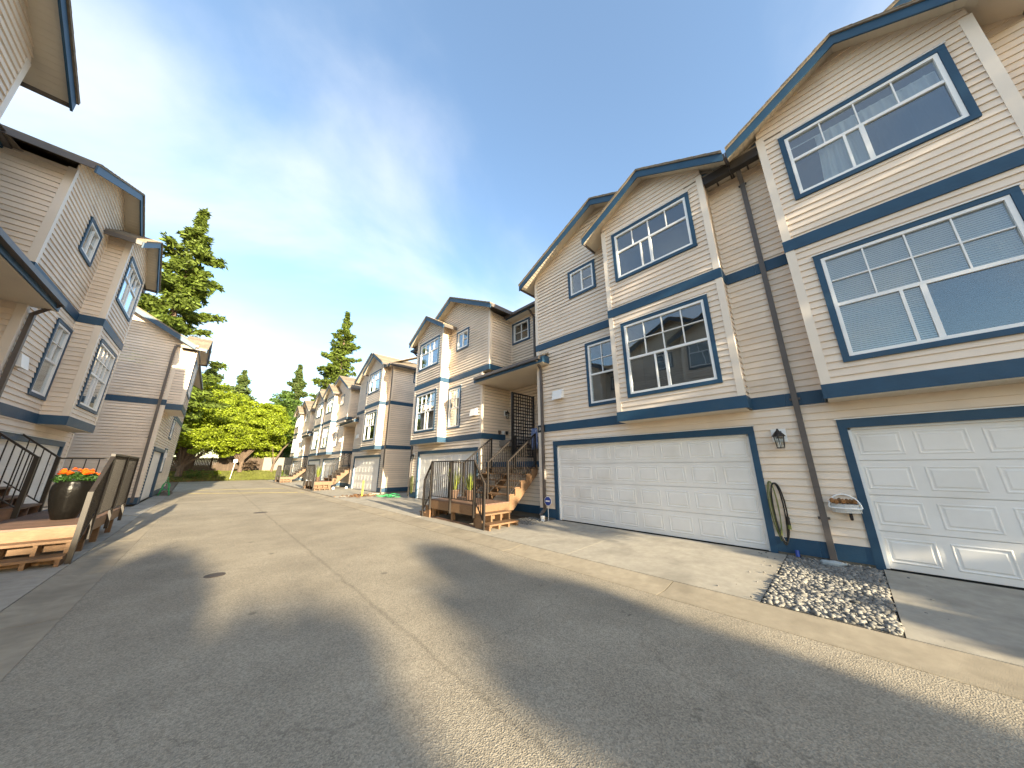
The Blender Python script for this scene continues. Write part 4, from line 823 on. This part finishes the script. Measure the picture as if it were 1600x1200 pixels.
# coiled black hose on the left wall behind the pot
ch = empty('hose_coil', (-3.38, 17.0, 0.6), 'dark coil of hose hanging on the shaded wall behind the marigold pot', 'hose'); a = MB()
for i in range(4): a.tube([(-3.36+0.02*i, 16.95+(0.17+0.02*i)*math.cos(t), 1.05+(0.36+0.02*i)*math.sin(t)) for t in np.linspace(0, 6.283, 26)], 0.014, 6)
a.build('coil', 'black', ch); MB().box(-3.44, -3.33, 16.90, 17.0, 1.36, 1.42).build('hook', 'bronze', ch)
# hoses and reel further on
gh = empty('green_hose', (7.6, 17.3, 0.05), 'tangled green hose on the concrete in the gap by the lap-sided end wall', 'hose'); a = MB(); pts = []
for t in np.linspace(0, 30, 150): pts.append((7.25+0.33*math.cos(t)+0.25*math.sin(t*0.31), 17.4+0.5*math.sin(t*1.03)+0.3*math.cos(t*0.37), 0.085+0.012*(t/3)+0.02*math.sin(t*2.2)))
a.tube(pts, 0.018, 6); a.build('loops', 'greenhose', gh); a = MB()
for i in range(4): a.tube([(7.66, 15.55+0.09*math.cos(t)+0.03*i, 0.75+0.42*math.sin(t)) for t in np.linspace(0, 6.283, 20)], 0.016, 6)
a.build('hanging_loops', 'limehose', gh)
rl_ = empty('hose_reel', (-1.72, 28.2, 0.05), 'upright green hose reel frame by the garage of the forward-standing house', 'hose reel'); a = MB()
for y in (28.0, 28.5): a.tube([(-1.5, y, 0.03), (-1.72, y, 1.05), (-1.95, y, 0.03)], 0.025, 6)
a.tube([(-1.72, 28.0, 1.05), (-1.72, 28.5, 1.05)], 0.025, 6); a.build('frame', 'greenhose', rl_); MB().tube([(-1.72+0.16*math.cos(t), 28.25+0.05*math.sin(3*t), 0.55+0.20*math.sin(t)) for t in np.linspace(0, 12.5, 40)], 0.022, 6).build('coil', 'greenhose', rl_)
# yellow bollard, leaf litter, scooter
bl = empty('bollard', (6.45, 19.05, 0.04), 'thin yellow post among dry leaves before the grey garage', 'bollard'); MB().lathe([(0.045, 0), (0.045, 0.82), (0.035, 0.86), (0.01, 0.875)], (6.45, 19.05, 0.04), 12).build('shaft', 'yellow', bl); MB().lathe([(0.075, 0), (0.075, 0.015), (0.05, 0.02)], (6.45, 19.05, 0.045), 12).build('collar', 'yellow', bl)
n = 260; c = np.stack([rng.normal(6.4, 0.45, n), rng.normal(19.2, 0.45, n), rng.uniform(0.07, 0.12, n)], 1); nr = rand_dirs(n)*0.5+np.array([0, 0, 1]); nr /= np.linalg.norm(nr, axis=1, keepdims=True)
tag(link('leaf_litter', card_mesh('leaf_litter', c, nr, rand_dirs(n), rng.uniform(0.04, 0.08, n), rng.uniform(0.03, 0.05, n)), 'leafy_dry'), 'dry brown leaves blown together round the yellow post', 'leaves', kind='stuff')
sk = empty('scooter', (7.1, 25.8, 0.1), 'small dark kick scooter parked under the stairs', 'scooter'); MB().box(6.75, 7.45, 25.72, 25.84, 0.17, 0.20).build('deck', 'bronze', sk)
for x in (6.68, 7.55): MB().tube([(x, 25.75, 0.16), (x, 25.81, 0.16)], 0.085, 14).build('wheel', 'vinyl', sk)
MB().tube([(6.68, 25.78, 0.18), (6.80, 25.78, 0.85)], 0.018, 8).build('steering_tube', 'bronze', sk); MB().tube([(6.80, 25.58, 0.85), (6.80, 25.98, 0.85)], 0.016, 8).build('handlebar', 'bronze', sk)
# covers set in the asphalt
for x, y, r, lab in ((1.66, 15.4, 0.21, 'round iron manhole cover in the sunlit asphalt before the yellow line'), (0.35, 7.15, 0.13, 'small iron valve cover where the tree shadow ends')):
    mh = empty('manhole_cover', (x, y, 0), lab, 'manhole cover'); MB().lathe([(r, -0.05), (r, 0.006), (r-0.03, 0.008), (r-0.035, 0.003)], (x, y, 0), 28).build('ring', 'iron', mh); MB().lathe([(r-0.036, -0.03), (r-0.036, 0.007), (r-0.05, 0.009)], (x, y, 0), 28).build('lid', 'iron', mh)
# ------------------------------------------------------------------ pebbles
def pebbles(name, poly, n, smin, smax, z, label):
    bm_ = bmesh.new(); bmesh.ops.create_icosphere(bm_, subdivisions=1, radius=1); bv = np.array([v.co[:] for v in bm_.verts]); bf = np.array([[v.index for v in f.verts] for f in bm_.faces]); bm_.free()
    (xa, ya), (xb, yb) = poly; nv = len(bv); V = []; Fc = []
    for i in range(n):
        s = rng.uniform(smin, smax)*np.array([1, rng.uniform(0.6, 1), rng.uniform(0.45, 0.75)]); a = rng.uniform(0, 6.28); R = np.array([[math.cos(a), -math.sin(a), 0], [math.sin(a), math.cos(a), 0], [0, 0, 1]])
        jit = bv*(1+rng.normal(size=(nv, 1))*0.10); x, y = rng.uniform(xa, xb), rng.uniform(ya, yb); V.append((jit*s)@R.T+np.array([x, y, z(x)+rng.uniform(-0.012, 0.022)])); Fc.append(bf+i*nv)
    me = bpy.data.meshes.new(name); V = np.concatenate(V); Fc = np.concatenate(Fc); me.from_pydata(V.tolist(), [], Fc.tolist())
    for p in me.polygons: p.use_smooth = True
    tag(link(name, me, 'pebble'), label, 'pebbles', kind='stuff')
zb = lambda x: 0.04+0.05*(x-5.13)/2.6
sheet('pebble_bed', [(R0, -0.055), (7.74, -0.055), (7.74, 1.045), (R0, 1.045)], 0.045, 'gravelbed'); sheet('pebble_bed', [(6.64, 6.31), (7.74, 6.31), (7.74, 7.2), (6.64, 7.2)], 0.05, 'gravelbed')
pebbles('pebbles', ((R0+0.02, -0.04), (7.72, 1.03)), 5200, 0.017, 0.042, zb, 'grey river pebbles filling the bed between the two garages'); pebbles('pebbles', ((6.62, 6.30), (7.72, 7.3)), 1700, 0.012, 0.028, lambda x: 0.06, 'small grey pebbles beside the entry stairs')
pebbles('stray_pebbles', ((R0+0.03, -0.5), (7.6, 1.55)), 70, 0.008, 0.022, lambda x: 0.040+0.0273*(x-5.132), 'a few stray pebbles scattered over the concrete round the bed'); pebbles('pebbles', ((-3.40, 17.3), (-2.3, 21.2)), 900, 0.02, 0.045, lambda x: 0.05, 'grey pebbles along the wall beyond the marigold pot')

# ------------------------------------------------------------------ trees and planting
def conifer(name, base, H, R, label, m='leafy_fir', z0=0.12, dens=1.0, lean=(0, 0), size=0.30, cat='tree', group=None):
    global rng; rng = np.random.default_rng(int(abs(base[0])*100+abs(base[1])*7+H*3))
    r = empty(name, base, label, cat, group); base = np.array(base, float)
    MB().tube([base+np.array([lean[0]*t, lean[1]*t, H*t]) for t in np.linspace(0, 0.98, 9)], [0.020*H*(1-t)+0.03 for t in np.linspace(0, 0.98, 9)], 9).build('trunk', 'bark', r)
    C_, A_, br = [], [], MB(); lev = int(H/0.62)
    for i in range(lev):
        t = z0+(1-z0)*i/lev; prof = (1-t)**0.62*(0.70+0.30*math.sin(i*1.37+H))*min(1, (1-t)*5.5+0.06)+0.015
        for k in range(rng.integers(5, 9)):
            a = rng.uniform(0, 6.283); Lb = R*prof*rng.uniform(0.55, 1.18); d = np.array([math.cos(a), math.sin(a), 0]); droop = rng.uniform(0.05, 0.42)*(1-t*0.8); p0 = base+np.array([lean[0]*t, lean[1]*t, H*t+rng.uniform(-0.2, 0.2)])
            if Lb > 1.2: br.tube([p0, p0+d*Lb*0.5-np.array([0, 0, droop*Lb*0.35]), p0+d*Lb*0.9-np.array([0, 0, droop*Lb*0.6])], [0.05, 0.035, 0.012], 5)
            m_ = int((5+Lb*9)*dens)
            q = rng.uniform(0.12, 1, m_)**0.7; side = np.cross(d, [0, 0, 1]); sp = rng.normal(size=m_)*0.16*Lb*(1.1-q)
            pts = p0+d*(q*Lb)[:, None]+side*sp[:, None]+np.stack([np.zeros(m_)]*2+[-droop*Lb*q**1.4+0.12*Lb*q**3+rng.normal(size=m_)*0.10-np.abs(rng.normal(size=m_))*0.12], 1)
            for _ in range(4): C_.append(pts+rng.normal(size=pts.shape)*0.13); A_.append(d+side*np.sign(sp)[:, None]*0.7+rng.normal(size=pts.shape)*0.45-np.array([0, 0, 0.35]))
    c = np.concatenate(C_); al = np.concatenate(A_); n = len(c); nrm = rand_dirs(n)*0.8+np.array([0, 0, 0.8]); nrm /= np.linalg.norm(nrm, axis=1, keepdims=True)
    br.build('limbs', 'bark', r); link('crown', card_mesh('crown', c-base, nrm, al, rng.uniform(0.6, 1.3, n)*size, rng.uniform(0.25, 0.45, n)*size), m, r, base); return r
def broadleaf(name, base, H, rx, ry, z0, label, m, nclump=70, per=110, leaf=0.13, cat='tree', group=None, trunk=True, seedlobes=5):
    global rng; rng = np.random.default_rng(int(abs(base[0])*100+abs(base[1])*7+H*3))
    r = empty(name, base, label, cat, group); base = np.array(base, float); C_, N_ = [], []; lobes = []; limb = MB()
    for i in range(seedlobes): a = rng.uniform(0, 6.28); lobes.append((np.array([math.cos(a)*rx*0.45, math.sin(a)*ry*0.45, z0+(H-z0)*rng.uniform(0.3, 0.72)]), rng.uniform(0.5, 0.72)))
    lobes.append((np.array([0, 0, z0+(H-z0)*0.6]), 0.8))
    for i in range(nclump):
        lc_, ls = lobes[rng.integers(len(lobes))]; u = rand_dirs(1)[0]; rad = rng.uniform(0.55, 1.0); p = lc_+u*rad*ls*np.array([rx, ry, (H-z0)*0.5]); p[2] = max(p[2], z0*0.85)
        cs = rng.uniform(0.35, 0.8)*min(rx, H*0.25)*0.42; q = rand_dirs(per)*rng.uniform(0.2, 1, per)[:, None]**0.5*np.array([cs*1.25, cs*1.25, cs*0.6]); C_.append(p+q); nn_ = q/cs*0.7+rng.normal(size=q.shape)*0.45+np.array([0, 0, 0.5]); N_.append(nn_)
        if trunk and i % 9 == 0: limb.tube([(*(base+np.array([0, 0, z0*0.8+0.12*p[2]])),), tuple(base+p*np.array([0.5, 0.5, 0.72])), tuple(base+p)], [0.009*H, 0.005*H, 0.01], 5)
    c = np.concatenate(C_); nrm = np.concatenate(N_); nrm /= np.linalg.norm(nrm, axis=1, keepdims=True); n = len(c)
    if trunk: MB().tube([base+np.array([0.05*math.sin(t*5), 0.04*math.cos(t*4), H*0.62*t]) for t in np.linspace(0, 1, 7)], [0.024*H*(1-0.75*t)+0.02 for t in np.linspace(0, 1, 7)], 9).build('trunk', 'bark', r); limb.build('limbs', 'bark', r)
    link('crown' if trunk else 'foliage', card_mesh('crown', c, nrm, rand_dirs(n), rng.uniform(0.7, 1.3, n)*leaf, rng.uniform(0.45, 0.75, n)*leaf), m, r, base); return r
conifer('fir_tree', (-5.9, 47.5, 0.0), 31.6, 6.8, 'tallest fir, rising behind the house that stands forward with the sunlit bay', dens=1.25, size=0.34, group='trees beyond the lane', z0=0.2)
conifer('pine_tree', (1.6, 75, 1.5), 18.0, 5.6, 'dark open-branched pine behind the bright maples', 'leafy_pine', 0.3, 0.8, size=0.36, group='trees beyond the lane')
conifer('pine_tree', (-2.2, 66, 1.4), 16.5, 5.6, 'spreading pine rising between the tallest fir and the maples', 'leafy_pine', 0.3, 0.8, size=0.36, group='trees beyond the lane')
conifer('cypress_tree', (11.2, 84, 1.5), 23.6, 5.2, 'pale green cone-shaped conifer behind the end of the long townhouse row', 'leafy_pine', 0.08, 1.0, size=0.42, group='trees beyond the lane')
conifer('fir_tree', (14.4, 62, 1.0), 30.2, 6.6, 'tall fir rising above the roofs of the long townhouse row', dens=1.1, size=0.36, z0=0.15, group='trees beyond the lane')
conifer('fir_tree', (20.5, 66, 1.0), 17.5, 4.0, 'lower dark fir tucked behind the roofs of the long row', dens=0.9, size=0.36, z0=0.1, group='trees beyond the lane')
broadleaf('maple_tree', (-2.6, 54.8, 0.6), 12.9, 5.4, 3.6, 0.5, 'bright yellow-green maple before the wooden fence beside the forward-standing house', 'leafy_maple', 520, 170, 0.14, group='trees beyond the lane')
broadleaf('maple_tree', (3.0, 57.4, 1.0), 10.4, 4.6, 3.0, 0.9, 'yellow-green maple overhanging the fence behind the white sign', 'leafy_maple', 460, 160, 0.14, group='trees beyond the lane')
broadleaf('garden_tree', (6.0, 61.5, 1.3), 9.8, 3.4, 2.6, 0.8, 'green leafy tree behind the pale wall by the last townhouse', 'leafy_maple', 300, 140, 0.15, group='trees beyond the lane')
broadleaf('garden_tree', (8.8, 69.5, 1.5), 13.5, 3.6, 3.0, 2.0, 'green tree beyond the fence under the cone-shaped conifer', 'leafy_green', 120, 130, 0.2, group='trees beyond the lane')
broadleaf('shrub', (4.0, 57.0, 0.85), 1.9, 1.0, 0.8, 0.1, 'reddish-brown shrub before the fence next to the leaning trunk', 'leafy_red', 40, 90, 0.09, 'shrub', 'shrubs on the bank', False)
broadleaf('shrub', (-0.9, 54.9, 0.25), 1.2, 1.5, 0.8, 0.05, 'low dark green shrub on the bank under the first maple', 'leafy_green', 36, 90, 0.08, 'shrub', 'shrubs on the bank', False)
broadleaf('shrub', (0.6, 55.3, 0.4), 1.3, 0.6, 0.5, 0.05, 'small round bright green shrub on the bank', 'leafy_maple', 20, 80, 0.07, 'shrub', 'shrubs on the bank', False)
broadleaf('shrub', (7.0, 51.5, 0.0), 1.1, 0.6, 0.7, 0.05, 'leafy green shrub at the corner of the last townhouse', 'leafy_green', 20, 80, 0.08, 'shrub', 'shrubs on the bank', False)
lt = empty('leaning_trunk', (6.5, 57.6, 0.95), 'bare pale trunk leaning to one side before the pale wall', 'trunk'); MB().tube([(6.5, 57.6, 0.8), (6.65, 57.6, 2.4), (7.4, 57.7, 4.2), (8.4, 57.8, 5.6)], [0.17, 0.14, 0.10, 0.05], 8).build('stem', 'bark', lt); MB().tube([(6.62, 57.6, 2.3), (6.3, 57.5, 3.6), (6.1, 57.4, 4.6)], [0.08, 0.05, 0.02], 6).build('side_stem', 'bark', lt)
n = 500; c = np.stack([rng.uniform(-4.5, 1.5, n), rng.uniform(52.6, 55.6, n), np.zeros(n)], 1); c[:, 2] = np.interp(c[:, 1], [53.5, 54.3, 55.2, 56.3], [0.02, 0.1, 0.3, 0.6])+0.06
tag(link('fallen_leaves', card_mesh('fallen_leaves', c, rand_dirs(n)*0.4+np.array([0, 0, 0.9]), rand_dirs(n), rng.uniform(0.06, 0.13, n), rng.uniform(0.05, 0.09, n)), 'leafy_dry'), 'rust-brown fallen leaves and needles at the foot of the bank', 'leaves', kind='stuff')
# fence, pale wall, sign
fn = empty('wooden_fence', (-3.4, 59.6, 1.1), 'weathered brown board fence along the top of the bank', 'fence'); BRD = MB().box(0, 0.145, -0.012, 0.012, 0, 1).mesh('fence_board'); BRD.materials.append(MATS['fence'])
for i in range(98): x = -9.6+i*0.155; o = link('fence_board', BRD, 'fence', fn, (x, 59.6, 1.05)); o.scale = (1, 1, 1.85+0.05*math.sin(i*2.3))
for i in range(7): MB().box(-9.6+i*2.4, -9.48+i*2.4, 59.62, 59.74, 0.9, 3.05).build('fence_post', 'fence', fn)
MB().box(-9.6, 5.55, 59.615, 59.66, 1.3, 1.4).box(-9.6, 5.55, 59.615, 59.66, 2.6, 2.7).build('fence_rail', 'fence', fn)
pw_ = empty('garden_wall', (8.6, 59.6, 1.0), 'pale rendered garden wall continuing the fence behind the last townhouse', 'wall'); MB().box(5.6, 14, 59.55, 59.75, 0.7, 2.95).build('wall_face', 'foundation', pw_); MB().box(5.55, 14, 59.50, 59.80, 2.952, 3.03).build('coping', 'foundation', pw_)
sg_ = empty('sign_post', (2.0, 54.4, 0.1), 'small white sign on a leaning pale post on the grass bank', 'sign'); MB().bar((2.05, 54.4, 0.05), (2.25, 54.4, 2.55), 0.07, 0.05).build('post', 'cream', sg_); MB().box(2.05, 2.42, 54.34, 54.36, 2.2, 2.62).build('plate', 'vinyl', sg_)
# a roof seen between the trees
fh = empty('distant_house', (7.0, 92, 2), 'distant house with brown roof glimpsed between the trees beyond the fence', 'house'); MB().box(1, 15, 90, 97, 1, 9.5).build('wall', 'fence', fh); MB().prism([(0.4, 89.4, 9.4), (0.4, 97.6, 9.4), (0.4, 93.5, 12.4)], (15.2, 0, 0)).build('roof', 'shingle', fh)
for x in (3, 7, 11): wi = MB().box(x, x+1.6, 89.94, 90.0, 6, 7.6).build('window', 'vinyl', fh); MB().box(x+0.1, x+1.5, 89.92, 89.945, 6.1, 7.5).build('pane', 'glass', wi)
# trees behind the photographer: their long evening shadows reach over the near asphalt and the garages; the last two are added shade casters
for (x, y, h, rx, n_, lab) in ((-4.8, -29.6, 9.6, 2.8, 460, 'round street tree behind the photographer on the verge'), (-2.6, -31.6, 8.6, 1.75, 300, 'small street tree behind the photographer beside the round one'), (0.25, -30.8, 9.0, 1.3, 260, 'slim street tree behind the photographer near the lane middle')):
    broadleaf('unseen_tree', (x, y, 0), h, rx, rx, 0.8, lab, 'leafy_green', n_, 120, 0.2, group='street trees behind the camera', seedlobes=9)
broadleaf('unseen_tree', (8.8, -15.5, 0), 14.5, 3.3, 3.2, 1.0, 'unseen broad tall tree added beside the long row to shade it', 'leafy_green', 460, 150, 0.22, group='street trees behind the camera', seedlobes=9)  # added out of view, placed and sized to shade the fronts of house A
broadleaf('unseen_tree', (6.0, -15.0, 0), 4.0, 2.3, 1.7, 0.2, 'unseen low bushy tree added to shade the first driveway', 'leafy_green', 190, 120, 0.16, group='street trees behind the camera', seedlobes=8)  # added low caster, spread so that the driveway of house A stays shaded
